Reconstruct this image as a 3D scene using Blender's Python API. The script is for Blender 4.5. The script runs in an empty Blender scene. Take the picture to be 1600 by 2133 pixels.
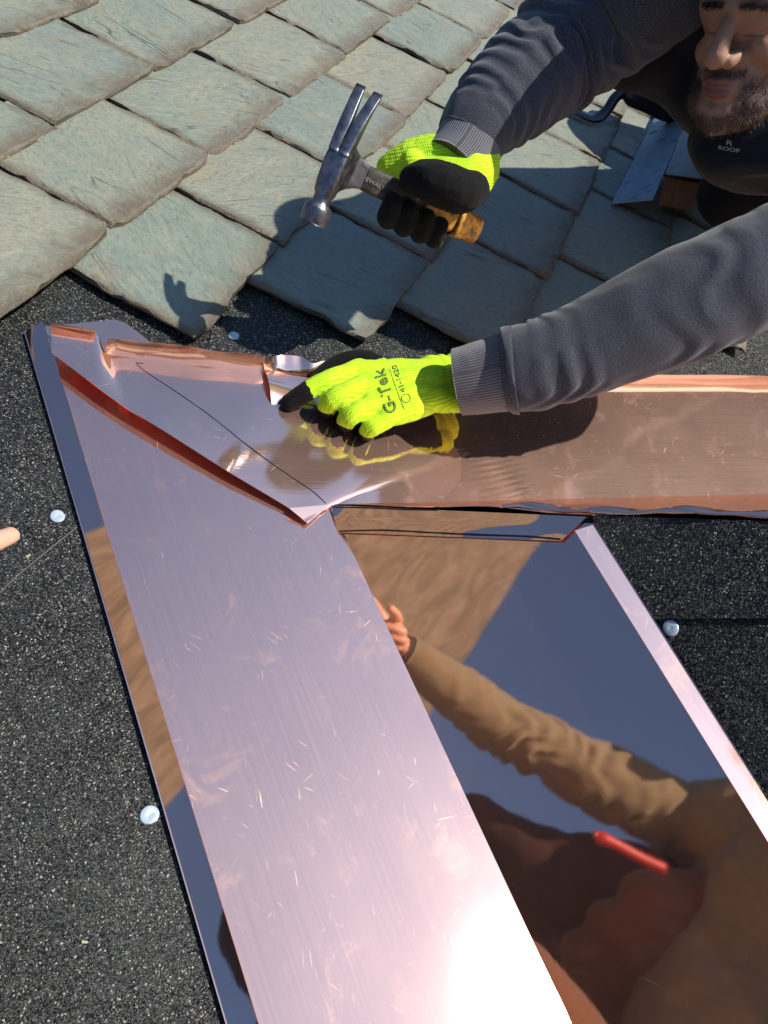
import bpy, math, random
import numpy as np
from mathutils import Vector, Matrix
from mathutils.bvhtree import BVHTree

random.seed(7)
rng = np.random.default_rng(7)
sc = bpy.context.scene

# ------------------------------------------------------------------ frames
# All points are worked out in a frame that sits at the photographer's eye
# (x right, y up, z backwards) and are turned to the world by W().
FOC = 1540.0
H = 0.75                                   # eye to main roof, along the roof normal (m)
def nrm(v):
    v = np.array(v, float); return v / np.linalg.norm(v)
def ray(x, y): return np.array([x - 800, 1066 - y, -FOC]) / FOC
D1 = nrm(ray(1701, -625))                  # along the slate courses
D2 = nrm([.876, -.482, -.016]); D2 = nrm(D2 - D1 * (D1 @ D2))   # down the main slope
NR = nrm(np.cross(D2, D1))                 # main roof normal
PITCH = math.radians(39)
UP = NR * math.cos(PITCH) - D2 * math.sin(PITCH)
SUN = nrm([.74, .40, .541])
YW = nrm(SUN - UP * (SUN @ UP)); XW = nrm(np.cross(YW, UP))
BW = np.stack([XW, YW, UP])
CAMPOS = np.array([0, 0, 6.0])
def W(p): return np.asarray(p, float) @ BW.T + CAMPOS
def on(x, y, off=0., N=NR, P0=None):       # where the line of sight x,y meets a plane
    r = ray(x, y)
    if P0 is None: return r * ((-H + off) / (N @ r))
    return r * ((N @ P0 + off) / (N @ r))
def at(x, y, d): return ray(x, y) * d      # a point at depth d
RP = on(690, 1055)                         # where dormer ridge dies into the main roof
FV = nrm(on(1190, 2133) - RP)              # near valley
GV = nrm(on(1600, 1033) - RP)              # far valley
gam = math.radians(39)
RG = math.cos(gam) * D2 + math.sin(gam) * NR   # dormer ridge
MN = np.cross(FV, RG); MN = nrm(MN if MN[2] > 0 else -MN)      # near dormer slope normal
MF = nrm(np.cross(RG, GV)); MF = MF if MF @ NR > 0 else -MF    # far dormer slope normal
O0 = on(445, 335, .022) - .022 * NR
def roof(s, t, z=0.): return O0 + np.multiply.outer(s, D1) + np.multiply.outer(t, D2) + np.multiply.outer(z, NR)

# ------------------------------------------------------------------ camera, sky, sun, exposure
cam_d = bpy.data.cameras.new('camera'); cam = bpy.data.objects.new('camera', cam_d)
sc.collection.objects.link(cam)
cam_d.sensor_fit = 'VERTICAL'; cam_d.sensor_height = 36; cam_d.lens = FOC / 2133 * 36
cam_d.clip_start = .01; cam_d.clip_end = 2000
M4 = Matrix(BW.tolist()).to_4x4(); M4.translation = Vector(CAMPOS.tolist()); cam.matrix_world = M4
sc.camera = cam
world = bpy.data.worlds.new('World'); sc.world = world; world.use_nodes = True
wn = world.node_tree; bg = wn.nodes['Background']
sky = wn.nodes.new('ShaderNodeTexSky'); sky.sky_type = 'NISHITA'; sky.sun_disc = False
sun_el = math.asin(SUN @ UP)
sky.sun_elevation = sun_el; sky.sun_rotation = 0.0; sky.altitude = 200; sky.air_density = 1.0; sky.dust_density = .28; sky.ozone_density = 6.0
wn.links.new(sky.outputs[0], bg.inputs[0]); bg.inputs[1].default_value = .138
sd = bpy.data.lights.new('sun', 'SUN'); sd.energy = 5.0; sd.angle = math.radians(.6); sd.color = (1, .93, .82)
so = bpy.data.objects.new('sun', sd); sc.collection.objects.link(so)
so.rotation_euler = Vector((0, -math.cos(sun_el), -math.sin(sun_el))).to_track_quat('-Z', 'Y').to_euler()
so.location = (0, 20, 20)
vs = sc.view_settings; vs.view_transform = 'Standard'; vs.look = 'None'; vs.exposure = .38; vs.gamma = 1
sc.cycles.use_denoising = True
sc.cycles.max_bounces = 14; sc.cycles.glossy_bounces = 12; sc.cycles.diffuse_bounces = 4
sc.cycles.sample_clamp_indirect = 8

# ------------------------------------------------------------------ mesh helpers
C = sc.collection
ORG = {}
def _link(o, parent, origin):
    C.objects.link(o)
    if parent is not None:
        o.parent = parent; o.location = Vector((origin - ORG[parent.name]).tolist())
    else: o.location = Vector(origin.tolist())
    ORG[o.name] = origin
def thing(name, label, cat, base, group=None):
    o = bpy.data.objects.new(name, None); o.empty_display_size = .02
    _link(o, None, W(base)); o['label'] = label; o['category'] = cat
    if group: o['group'] = group
    return o
def tag(o, label=None, cat=None, group=None, kind=None):
    if label: o['label'] = label
    if cat: o['category'] = cat
    if group: o['group'] = group
    if kind: o['kind'] = kind
    return o
def make(name, v, f, m, parent=None, uv=None, smooth=True, attrs=None, thick=0, base=None):
    v = W(v)
    org = ORG[parent.name] if parent is not None else (W(base) if base is not None else v.mean(0))
    me = bpy.data.meshes.new(name)
    me.from_pydata((v - org).tolist(), [], [list(map(int, q)) for q in f]); me.update()
    if uv is not None:
        L = me.uv_layers.new(name='UVMap'); vi = np.zeros(len(me.loops), int); me.loops.foreach_get('vertex_index', vi)
        L.data.foreach_set('uv', np.asarray(uv, np.float32)[vi].ravel())
    for k, a in (attrs or {}).items():
        a = np.asarray(a, np.float32)
        if a.ndim == 1: me.attributes.new(k, 'FLOAT', 'POINT').data.foreach_set('value', a)
        else: me.attributes.new(k, 'FLOAT_VECTOR', 'POINT').data.foreach_set('vector', a.ravel())
    if m is not None: me.materials.append(m)
    if smooth: me.polygons.foreach_set('use_smooth', [True] * len(me.polygons))
    o = bpy.data.objects.new(name, me); _link(o, parent, org)
    if thick:
        md = o.modifiers.new('thickness', 'SOLIDIFY'); md.thickness = thick; md.offset = 0
        es = o.modifiers.new('crisp_edges', 'EDGE_SPLIT'); es.split_angle = math.radians(40)
    return o
def gfaces(nu, nv, wrap=False):
    f = []
    for i in range(nu - 1):
        for j in range(nv if wrap else nv - 1):
            k = (j + 1) % nv
            f.append((i * nv + j, (i + 1) * nv + j, (i + 1) * nv + k, i * nv + k))
    return f
def hsh(ix, iy, iz, seed):
    h = (ix * 374761393 + iy * 668265263 + iz * 2147483647 + seed * 974711) & 0x7fffffff
    h = ((h ^ (h >> 13)) * 1274126177) & 0x7fffffff
    return ((h ^ (h >> 16)) & 0xffff) / 65535.0 * 2 - 1
def vn(p, seed=0):
    p = np.asarray(p, float); i = np.floor(p).astype(np.int64); f = p - i; f = f * f * (3 - 2 * f); r = 0
    for dx in (0, 1):
        for dy in (0, 1):
            for dz in (0, 1):
                w = (f[..., 0] if dx else 1 - f[..., 0]) * (f[..., 1] if dy else 1 - f[..., 1]) * (f[..., 2] if dz else 1 - f[..., 2])
                r = r + w * hsh(i[..., 0] + dx, i[..., 1] + dy, i[..., 2] + dz, seed)
    return r
def n2(a, b, seed=0, oct=1):
    a, b = np.broadcast_arrays(np.asarray(a, float), np.asarray(b, float)); r = 0; k = 1.
    for o in range(oct):
        r = r + vn(np.stack([a * 2 ** o, b * 2 ** o, np.full(a.shape, .37 + o)], -1), seed + o) * k; k *= .5
    return r
def spline(P, n):
    P = np.array(P, float); m = len(P); Q = np.vstack([2 * P[0] - P[1], P, 2 * P[-1] - P[-2]])
    L = np.r_[0, np.cumsum(np.linalg.norm(np.diff(P[:, :3], axis=0), axis=1))]
    out = []
    for x in np.linspace(0, L[-1], n):
        k = min(np.searchsorted(L, x, side='right') - 1, m - 2); t = (x - L[k]) / max(L[k + 1] - L[k], 1e-9)
        a, b, c, d = Q[k], Q[k + 1], Q[k + 2], Q[k + 3]
        out.append(.5 * ((2 * b) + (c - a) * t + (2 * a - 5 * b + 4 * c - d) * t * t + (3 * b - a - 3 * c + d) * t ** 3))
    return np.array(out)
def tube(path, n=40, seg=32, ref=(0, 0, 1), disp=None, caps=True):
    """path rows: x y z ra rb ; ra along ref side, rb across. returns v f uv"""
    S_ = spline(path, n); P = S_[:, :3]; ra = S_[:, 3]; rb = S_[:, 4] if S_.shape[1] > 4 else ra
    T = np.gradient(P, axis=0); T /= np.linalg.norm(T, axis=1)[:, None]
    A = np.array(ref, float) - T * (T @ np.array(ref, float))[:, None]; A /= np.linalg.norm(A, axis=1)[:, None]
    Bn = np.cross(T, A)
    L = np.r_[0, np.cumsum(np.linalg.norm(np.diff(P, axis=0), axis=1))]
    th = np.linspace(0, 2 * math.pi, seg, endpoint=False)
    TH, LL = np.meshgrid(th, L); U = LL / L[-1]
    d = disp(U, TH, LL) if disp else np.zeros_like(TH)
    v = P[:, None] + A[:, None] * ((ra[:, None] + d) * np.cos(TH))[..., None] + Bn[:, None] * ((rb[:, None] + d) * np.sin(TH))[..., None]
    f = gfaces(n, seg, True); v = v.reshape(-1, 3)
    uv = np.stack([LL, TH * .045], -1).reshape(-1, 2)
    if caps:
        v = np.vstack([v, P[0], P[-1]]); uv = np.vstack([uv, [0, 0], [L[-1], 0]]); k = n * seg
        f += [(k, (j + 1) % seg, j) for j in range(seg)] + [(k + 1, k - seg + j, k - seg + (j + 1) % seg) for j in range(seg)]
    f = [tuple(reversed(q)) for q in f]
    return v, f, uv
def tri_out(v, f):          # flip faces if the mesh is inside out
    v = np.asarray(v); vol = 0
    for q in f:
        a = v[q[0]]
        for i in range(1, len(q) - 1): vol += a @ np.cross(v[q[i]], v[q[i + 1]])
    return f if vol > 0 else [tuple(reversed(q)) for q in f]
def box(c, X, Y, Z):        # centre and three half axes
    c = np.array(c); v = [c + i * np.array(X) + j * np.array(Y) + k * np.array(Z) for i in (-1, 1) for j in (-1, 1) for k in (-1, 1)]
    f = [(0, 1, 3, 2), (4, 6, 7, 5), (0, 4, 5, 1), (2, 3, 7, 6), (0, 2, 6, 4), (1, 5, 7, 3)]
    return np.array(v), tri_out(v, f)
def slab(poly, N, t):       # polygon with thickness t below it
    p = np.array(poly); k = len(p); v = np.vstack([p, p - np.array(N) * t])
    f = [tuple(range(k)), tuple(range(2 * k - 1, k - 1, -1))] + [(i, i + k, (i + 1) % k + k, (i + 1) % k) for i in range(k)]
    return v, tri_out(v, f)
def chain(pts, n=None, coat=None):
    """rows x y z r [coat] -> list of spheres"""
    P = np.array(pts, float)
    if P.shape[1] == 4: P = np.hstack([P, np.full((len(P), 1), 0. if coat is None else coat)])
    L = np.linalg.norm(np.diff(P[:, :3], axis=0), axis=1).sum()
    n = n or max(3, int(L / (P[:, 3].min() * .35)))
    return spline(P, n)
import bmesh
_bm = bmesh.new(); bmesh.ops.create_icosphere(_bm, subdivisions=2, radius=1); ICV = np.array([v.co[:] for v in _bm.verts]); ICF = [[v.index for v in f.verts] for f in _bm.faces]; _bm.free()
def blob(spheres, voxel, smooth=6, squash=None):
    S_ = np.vstack(spheres); V = []; Fc = []
    for k, s in enumerate(S_):
        V.append(ICV * s[3] + s[:3]); Fc += [[a + k * len(ICV) for a in q] for q in ICF]
    V = np.vstack(V)
    me = bpy.data.meshes.new('tmp'); me.from_pydata(V.tolist(), [], Fc)
    o = bpy.data.objects.new('tmp', me); C.objects.link(o)
    r = o.modifiers.new('r', 'REMESH'); r.mode = 'VOXEL'; r.voxel_size = voxel
    q = o.modifiers.new('s', 'SMOOTH'); q.iterations = smooth; q.factor = .5
    dg = bpy.context.evaluated_depsgraph_get(); ev = o.evaluated_get(dg); m2 = ev.to_mesh()
    nv = len(m2.vertices); v = np.zeros(nv * 3); m2.vertices.foreach_get('co', v); v = v.reshape(-1, 3)
    nn = np.zeros(nv * 3); m2.vertices.foreach_get('normal', nn); nn = nn.reshape(-1, 3)
    f = [tuple(p.vertices) for p in m2.polygons]; ev.to_mesh_clear()
    bpy.data.objects.remove(o); bpy.data.meshes.remove(me)
    coat = np.zeros(nv)
    for a in range(0, nv, 4000):
        d = np.linalg.norm(v[a:a + 4000, None] - S_[None, :, :3], axis=2) - S_[None, :, 3]
        w = np.exp(-np.clip(d - d.min(1, keepdims=True), 0, .1) / .0025); coat[a:a + 4000] = (w * S_[None, :, 4]).sum(1) / w.sum(1)
    return v, f, nn, coat

# ------------------------------------------------------------------ material helper
class Mt:
    def __init__(s, name):
        s.m = bpy.data.materials.new(name); s.m.use_nodes = True; s.t = s.m.node_tree; s.p = s.t.nodes['Principled BSDF']; s.out = s.t.nodes['Material Output']
    def n(s, ty, ins=None, **kw):
        x = s.t.nodes.new(ty)
        for k, v in kw.items(): setattr(x, k, v)
        for k, v in (ins or {}).items(): s.i(x, k, v)
        return x
    def i(s, x, k, v):
        sock = x.inputs[k]
        if isinstance(v, bpy.types.NodeSocket): s.t.links.new(v, sock)
        else: sock.default_value = v
    def set(s, **kw):
        for k, v in kw.items(): s.i(s.p, k.replace('_', ' '), v)
        return s
    def uv(s): return s.n('ShaderNodeTexCoord').outputs['UV']
    def obj(s): return s.n('ShaderNodeTexCoord').outputs['Object']
    def attr(s, name, out='Fac'): return s.n('ShaderNodeAttribute', attribute_name=name).outputs[out]
    def mapp(s, v, sc_=(1, 1, 1), loc=(0, 0, 0), rot=(0, 0, 0)): return s.n('ShaderNodeMapping', {'Vector': v, 'Scale': sc_, 'Location': loc, 'Rotation': rot}).outputs[0]
    def noise(s, v, scale, detail=3, rough=.55, dist=0): return s.n('ShaderNodeTexNoise', {'Vector': v, 'Scale': scale, 'Detail': detail, 'Roughness': rough, 'Distortion': dist}).outputs[0]
    def vor(s, v, scale, out='Distance', feature='F1', rand=1.): return s.n('ShaderNodeTexVoronoi', {'Vector': v, 'Scale': scale, 'Randomness': rand}, feature=feature).outputs[out]
    def ramp(s, f, stops, interp='LINEAR'):
        x = s.n('ShaderNodeValToRGB', {'Fac': f}); r = x.color_ramp; r.interpolation = interp
        while len(r.elements) < len(stops): r.elements.new(.5)
        for e, (p, c) in zip(r.elements, stops):
            e.position = p; e.color = (c, c, c, 1) if isinstance(c, (int, float)) else (*c, 1)
        return x.outputs[0]
    def math(s, op, a, b=0., c=None, clamp=False):
        x = s.n('ShaderNodeMath', operation=op, use_clamp=clamp); s.i(x, 0, a); s.i(x, 1, b)
        if c is not None: s.i(x, 2, c)
        return x.outputs[0]
    def mix(s, f, a, b, mode='MIX'):
        x = s.n('ShaderNodeMix', data_type='RGBA', blend_type=mode); s.i(x, 0, f)
        for k, v in ((6, a), (7, b)): s.i(x, k, v if isinstance(v, bpy.types.NodeSocket) else (*v, 1))
        return x.outputs[2]
    def bump(s, h, strength=.3, dist=.001, nrm_=None):
        x = s.n('ShaderNodeBump', {'Height': h, 'Strength': strength, 'Distance': dist})
        if nrm_ is not None: s.i(x, 'Normal', nrm_)
        return x.outputs[0]
def plain(name, col, rough=.5, metal=0., spec=.5):
    M = Mt(name); M.set(Base_Color=(*col, 1), Roughness=rough, Metallic=metal); M.p.inputs['Specular IOR Level'].default_value = spec
    return M

def m_slate():
    M = Mt('slate'); uv = M.uv(); rnd = M.n('ShaderNodeObjectInfo').outputs['Random']
    off = M.n('ShaderNodeCombineXYZ', {'X': M.math('MULTIPLY', rnd, 37.), 'Y': M.math('MULTIPLY', rnd, 91.), 'Z': M.math('MULTIPLY', rnd, 13.)}).outputs[0]
    v = M.n('ShaderNodeVectorMath', {0: uv, 1: off}, operation='ADD').outputs[0]
    rot = M.n('ShaderNodeVectorRotate', {'Vector': v, 'Angle': M.math('MULTIPLY_ADD', rnd, 1.4, -.5)}, rotation_type='Z_AXIS').outputs[0]
    big = M.noise(v, 6, 4, .6, .4); mid = M.noise(M.mapp(rot, (1, .42, 1)), 30, 8, .7, 1.6); fine = M.noise(M.mapp(rot, (1, .38, 1)), 230, 5, .7)
    speck = M.noise(v, 420, 3, .7)
    c = M.ramp(rnd, [(0, (.175, .215, .172)), (.2, (.235, .245, .178)), (.4, (.155, .20, .175)), (.6, (.245, .245, .18)), (.8, (.19, .228, .175)), (1, (.265, .238, .168))])
    c = M.mix(M.ramp(big, [(.35, 0.), (.7, .6)]), c, (.15, .195, .172))
    c = M.mix(M.ramp(mid, [(.45, 0.), (.8, .6)]), c, (.30, .285, .195))
    c = M.mix(M.ramp(M.noise(v, 13, 6, .72, 1.), [(.54, 0.), (.72, .55)]), c, (.26, .185, .105))
    c = M.mix(M.ramp(fine, [(.30, .6), (.52, 0.)]), c, (.085, .095, .08))
    c = M.mix(M.ramp(speck, [(.32, .45), (.45, 0.)]), c, (.10, .10, .085))
    e = M.attr('edge'); e2 = M.math('ADD', e, M.math('MULTIPLY', M.math('SUBTRACT', M.noise(v, 17, 6, .75, .6), .5), 1.5))
    c = M.mix(M.ramp(e2, [(.0, .85), (.3, .5), (.75, 0.)]), c, (.115, .085, .053))
    c = M.mix(M.math('MULTIPLY', M.ramp(M.attr('chip'), [(.15, 0.), (.6, .8)]), M.ramp(M.noise(v, 60, 4, .7), [(.35, .35), (.65, 1.)])), c, (.15, .125, .09))
    cl = M.noise(M.mapp(rot, (1.0, .14, 1)), 15, 3, .5, .9)
    crack = M.ramp(M.math('ABSOLUTE', M.math('SUBTRACT', cl, .5)), [(0, 1.), (.006, .6), (.014, 0.)])
    crack = M.math('MULTIPLY', crack, M.ramp(M.noise(v, 9, 2), [(.52, 0.), (.66, 1.)]))
    c = M.mix(M.math('MULTIPLY', crack, .75), c, (.05, .042, .032))
    M.set(Base_Color=c, Roughness=M.ramp(mid, [(.3, .42), (.7, .65)]))
    terr = M.ramp(M.math('FRACT', M.math('MULTIPLY', M.noise(M.mapp(rot, (1, .5, 1)), 9, 5, .55, .9), 6.)), [(.0, 0.), (.88, 1.), (1., 0.)])
    hh = M.math('ADD', M.math('MULTIPLY', mid, 1.1), M.math('MULTIPLY', fine, .3)); hh = M.math('SUBTRACT', hh, M.math('MULTIPLY', crack, .7)); hh = M.math('ADD', hh, M.math('MULTIPLY', terr, .32))
    chipn = M.math('MULTIPLY', M.noise(v, 110, 5, .72, 2.5), M.attr('chip')); hh = M.math('ADD', hh, M.math('MULTIPLY', chipn, 2.6)); hh = M.math('ADD', hh, M.math('MULTIPLY', speck, .12))
    M.set(Normal=M.bump(hh, .75, .0034)); return M.m
def m_granule(name='granulated_underlayment', k=1.):
    M = Mt(name); o = M.uv()
    col = M.n('ShaderNodeTexVoronoi', {'Vector': o, 'Scale': 820}); rc = col.outputs['Color']; d = col.outputs['Distance']
    sep = M.n('ShaderNodeSeparateColor', {0: rc})
    r1, r2, r3 = sep.outputs
    base = M.ramp(r1, [(0, (.003 * k, .003 * k, .0035 * k)), (.6, (.009 * k, .009 * k, .010 * k)), (.88, (.035 * k, .035 * k, .034 * k)), (.965, (.12 * k, .12 * k, .10 * k)), (1, (.42 * k, .42 * k, .34 * k))])
    dust = M.ramp(M.noise(o, 5, 5, .65), [(.45, 0.), (.8, .3)])
    base = M.mix(dust, base, (.06 * k, .075 * k, .068 * k))
    geo = M.n('ShaderNodeNewGeometry').outputs['Normal']
    vec = M.n('ShaderNodeVectorMath', {0: rc, 1: (.5, .5, .5)}, operation='SUBTRACT').outputs[0]
    vec = M.n('ShaderNodeVectorMath', {0: vec, 'Scale': .75}, operation='SCALE').outputs[0]
    nn = M.n('ShaderNodeVectorMath', {0: geo, 1: vec}, operation='ADD').outputs[0]
    nn = M.n('ShaderNodeVectorMath', {0: nn}, operation='NORMALIZE').outputs[0]
    nb = M.bump(M.math('SUBTRACT', 1., d), .6, .0006, nn)
    M.set(Base_Color=base, Roughness=M.ramp(r2, [(0, .22), (1, .6)]), Normal=nb)
    M.p.inputs['Specular IOR Level'].default_value = .32
    return M.m
def m_copper(name, r_sharp, r_wide, wide, scratch, brush_bump=.05, tarn=.25):
    """bare copper sheet: a sharp lobe and a brushed, scuffed lobe; uv in metres, u along the sheet"""
    M = Mt(name); uv = M.uv(); M.t.nodes.remove(M.p)
    cloud = M.noise(uv, 5.5, 5, .6, .5); br = M.noise(M.mapp(uv, (6, 420, 1)), 1, 3, .6); br2 = M.noise(M.mapp(uv, (14, 1500, 1)), 1, 2, .6)
    stain = M.ramp(M.noise(uv, 15, 6, .72, .8), [(.57, 0.), (.72, 1.)])
    masks = []
    for a, sx, sy, s_, th in ((.25, 26, 420, 1, .73), (-.6, 34, 520, 1, .74), (1.2, 40, 460, 1, .75), (2.3, 30, 430, 1, .74), (1.75, 16, 600, 1, .77)):
        nz = M.noise(M.mapp(M.mapp(uv, rot=(0, 0, a)), (sx, sy, 1), loc=(a * 7, a * 3, 0)), 1, 1, .4)
        masks.append(M.ramp(nz, [(th, 0.), (th + .02, 1.)]))
    scr = masks[0]
    for q in masks[1:]: scr = M.math('MAXIMUM', scr, q)
    scr = M.math('MULTIPLY', scr, M.ramp(M.noise(uv, 9, 4, .7), [(.48, 0.), (.68, 1.)]))
    col = M.mix(M.math('MULTIPLY', stain, tarn), (.94, .62, .50), (.82, .45, .30))
    col = M.mix(M.math('MULTIPLY', cloud, .25), col, (.95, .67, .57))
    h = M.math('ADD', M.math('MULTIPLY', br, 1.), M.math('MULTIPLY', br2, .5)); h = M.math('SUBTRACT', h, M.math('MULTIPLY', scr, 1.2))
    nb = M.bump(h, brush_bump, .0004)
    warp = M.bump(M.noise(uv, 4.5, 2, .5), .2, .004, nb)
    g1 = M.n('ShaderNodeBsdfAnisotropic', {'Color': col, 'Roughness': r_sharp, 'Normal': warp})
    g2 = M.n('ShaderNodeBsdfAnisotropic', {'Color': col, 'Roughness': M.math('ADD', r_wide, M.math('MULTIPLY', M.math('SUBTRACT', cloud, .5), .2)), 'Normal': nb})
    fac = M.math('ADD', wide, M.math('MULTIPLY', scr, scratch), clamp=True); fac = M.math('ADD', fac, M.math('MULTIPLY', M.math('SUBTRACT', br, .5), .35 * min(1, wide * 2)), clamp=True)
    fac = M.math('ADD', fac, M.math('MULTIPLY', stain, .10 * min(1, wide * 8)), clamp=True)
    ms = M.n('ShaderNodeMixShader', {0: fac, 1: g1.outputs[0], 2: g2.outputs[0]}); M.t.links.new(ms.outputs[0], M.out.inputs[0])
    return M.m
def m_fabric(name, c1, c2, scale=900, bump_=.35, sheen=.22):
    M = Mt(name); uv = M.uv()
    a = M.noise(M.mapp(uv, (.35, 1.6, 1), rot=(0, 0, .5)), scale, 3, .6); b = M.noise(uv, 14, 4, .6); g = M.noise(uv, scale * 1.7, 2, .6)
    col = M.mix(M.ramp(a, [(.35, 0.), (.65, 1.)]), c1, c2); col = M.mix(M.math('MULTIPLY', b, .35), col, c1)
    M.set(Base_Color=col, Roughness=.92, Normal=M.bump(M.math('ADD', M.math('ADD', a, M.math('MULTIPLY', g, .6)), M.math('MULTIPLY', b, 1.5)), bump_, .0012))
    M.p.inputs['Sheen Weight'].default_value = sheen; M.p.inputs['Sheen Roughness'].default_value = .5; M.p.inputs['Specular IOR Level'].default_value = .15
    return M.m
def m_rib(name, c1, c2, count):
    M = Mt(name); uv = M.uv()
    sx = M.n('ShaderNodeSeparateXYZ', {0: uv}).outputs[1]
    w = M.math('SINE', M.math('MULTIPLY', sx, count)); w = M.math('MULTIPLY_ADD', w, .5, .5)
    nz = M.noise(uv, 700, 3, .6)
    col = M.mix(M.math('MULTIPLY', w, .8), c1, c2); col = M.mix(M.ramp(nz, [(.4, .35), (.6, 0.)]), col, c1)
    M.set(Base_Color=col, Roughness=.9, Normal=M.bump(M.math('ADD', w, M.math('MULTIPLY', nz, .4)), .8, .0012))
    M.p.inputs['Sheen Weight'].default_value = .2; M.p.inputs['Specular IOR Level'].default_value = .15
    return M.m
def m_glove(name, axis):
    """knitted high-visibility glove with a black foam coating; attribute kn = (along, across, up) in metres"""
    M = Mt(name); kn = M.attr('kn', 'Vector'); coat = M.attr('coat')
    sx = M.n('ShaderNodeSeparateXYZ', {0: kn})
    jitter = M.math('MULTIPLY', M.noise(kn, 60, 2), .006)
    acr = M.math('ADD', sx.outputs[1], jitter)
    rib = M.math('MULTIPLY_ADD', M.math('SINE', M.math('MULTIPLY', acr, 2 * math.pi / .0042)), .5, .5)
    loop = M.math('MULTIPLY_ADD', M.math('SINE', M.math('MULTIPLY', sx.outputs[0], 2 * math.pi / .0026)), .5, .5)
    fuzz = M.noise(kn, 900, 3, .7)
    y = M.mix(M.math('MULTIPLY', rib, .7), (.42, .72, .012), (.62, .86, .05)); y = M.mix(M.ramp(fuzz, [(.35, .35), (.6, 0.)]), y, (.30, .5, .01))
    dirt = M.ramp(M.noise(kn, 34, 4, .65), [(.52, 0.), (.8, .5)]); y = M.mix(dirt, y, (.16, .27, .02))
    ce = M.math('ADD', coat, M.math('MULTIPLY', M.math('SUBTRACT', M.noise(kn, 150, 3), .5), .35)); cf = M.ramp(ce, [(.47, 0.), (.53, 1.)])
    blk = M.mix(M.ramp(fuzz, [(.4, 0.), (.7, 1.)]), (.003, .003, .0035), (.012, .0115, .011))
    h = M.math('ADD', M.math('MULTIPLY', rib, 1.), M.math('ADD', M.math('MULTIPLY', loop, .3), M.math('MULTIPLY', fuzz, .8)))
    hb = M.math('MULTIPLY', M.noise(kn, 420, 4, .7), 1.6)
    hx = M.n('ShaderNodeMix', {0: cf, 2: h, 3: hb}).outputs[0]
    M.set(Base_Color=M.mix(cf, y, blk), Roughness=.9, Normal=M.bump(hx, .6, .0012))
    M.p.inputs['Sheen Weight'].default_value = .03; M.p.inputs['Specular IOR Level'].default_value = .15
    return M.m

SLATE = m_slate(); GRAN = m_granule(); GRAN2 = m_granule('granulated_underlayment_shaded', .7)  # GRAN2: darker copy for the dormer, its shade put into the colour
COP_SCUFF = m_copper('scuffed_copper', .060, .60, .115, .4, .04, .26)
COP_PAN = m_copper('brushed_copper', .05, .52, .15, .5, .07, .3)
COP_MIRROR = m_copper('polished_copper', .030, .45, .10, .3, .012, .1)
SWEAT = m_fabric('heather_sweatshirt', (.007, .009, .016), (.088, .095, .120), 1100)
SWEAT_DARK = m_fabric('shaded_sweatshirt', (.006, .007, .011), (.019, .021, .029), sheen=.05)  # same sweatshirt cloth made darker, torso and collar shade put into the colour
RIB = m_rib('ribbed_cuff', (.07, .07, .082), (.21, .205, .22), 2 * math.pi / .0034)
TAN = m_fabric('tan_jacket', (.16, .14, .082), (.24, .212, .125), 500)
CANVAS = m_fabric('brown_canvas', (.10, .045, .022), (.16, .075, .036), 400)
TROUSER = m_fabric('dark_trousers', (.004, .004, .005), (.011, .011, .013), sheen=.02)

# ------------------------------------------------------------------ setting
gv = np.array([[-400, -400, 0], [400, -400, 0], [400, 400, 0], [-400, 400, 0]], float)
me = bpy.data.meshes.new('ground'); me.from_pydata(gv.tolist(), [], [(0, 1, 2, 3)])
GM = Mt('grass_ground'); GM.set(Base_Color=GM.ramp(GM.noise(GM.obj(), 1.5, 6, .7), [(.3, (.035, .055, .02)), (.7, (.075, .095, .035))]), Roughness=1.); me.materials.append(GM.m)
g = bpy.data.objects.new('ground', me); C.objects.link(g); g.location = (0, 0, 1.0); g['kind'] = 'structure'

def plane_uv(v, X, Y): return np.stack([(v - RP) @ X, (v - RP) @ Y], -1)
# main roof deck under black granulated sheet
dv, df = slab([roof(-1.6, -1.5), roof(-1.6, 2.2), roof(2.4, 2.2), roof(2.4, -1.5)], NR, .05)
if True:
    main_roof = make('main_roof', dv, df, GRAN, uv=plane_uv(dv, D1, D2), smooth=False); main_roof['kind'] = 'structure'
def pl(*abc): return RP + abc[0] * FV + abc[1] * RG
E1 = 1.5
nd = [RP - .0 * NR, RP + FV * 1.9, RP + FV * 1.9 + RG * 1.2, RP + RG * 1.2]
dv, df = slab(nd, MN, .02); dormer = make('dormer_roof', dv, df, GRAN2, uv=plane_uv(dv, nrm(RG), np.cross(MN, RG)), smooth=False); dormer['kind'] = 'structure'
fd = [RP, RP + RG * 1.2, RP + RG * 1.2 + GV * 1.3, RP + GV * 1.9]
dv, df = slab(fd, MF, .02); far_slope = make('far_slope_sheet', dv, df, GRAN2, parent=dormer, uv=plane_uv(dv, nrm(RG), np.cross(MF, RG)), smooth=False)
# upper lap of underlayment on the near dormer slope, ending at a straight lower edge
a0 = on(1262, 1291, N=MN, P0=RP); a1 = on(1600, 1287, N=MN, P0=RP); ad = nrm(a1 - a0)
lp = [RP + RG * .33, a0 - ad * .012, a1 + ad * .9, RP + RG * 1.19]
dv, df = slab([p + MN * .0045 for p in lp], MN, .004); make('underlayment_lap', dv, df, GRAN, parent=dormer, uv=plane_uv(dv, nrm(RG), np.cross(MN, RG)), smooth=False)

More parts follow.
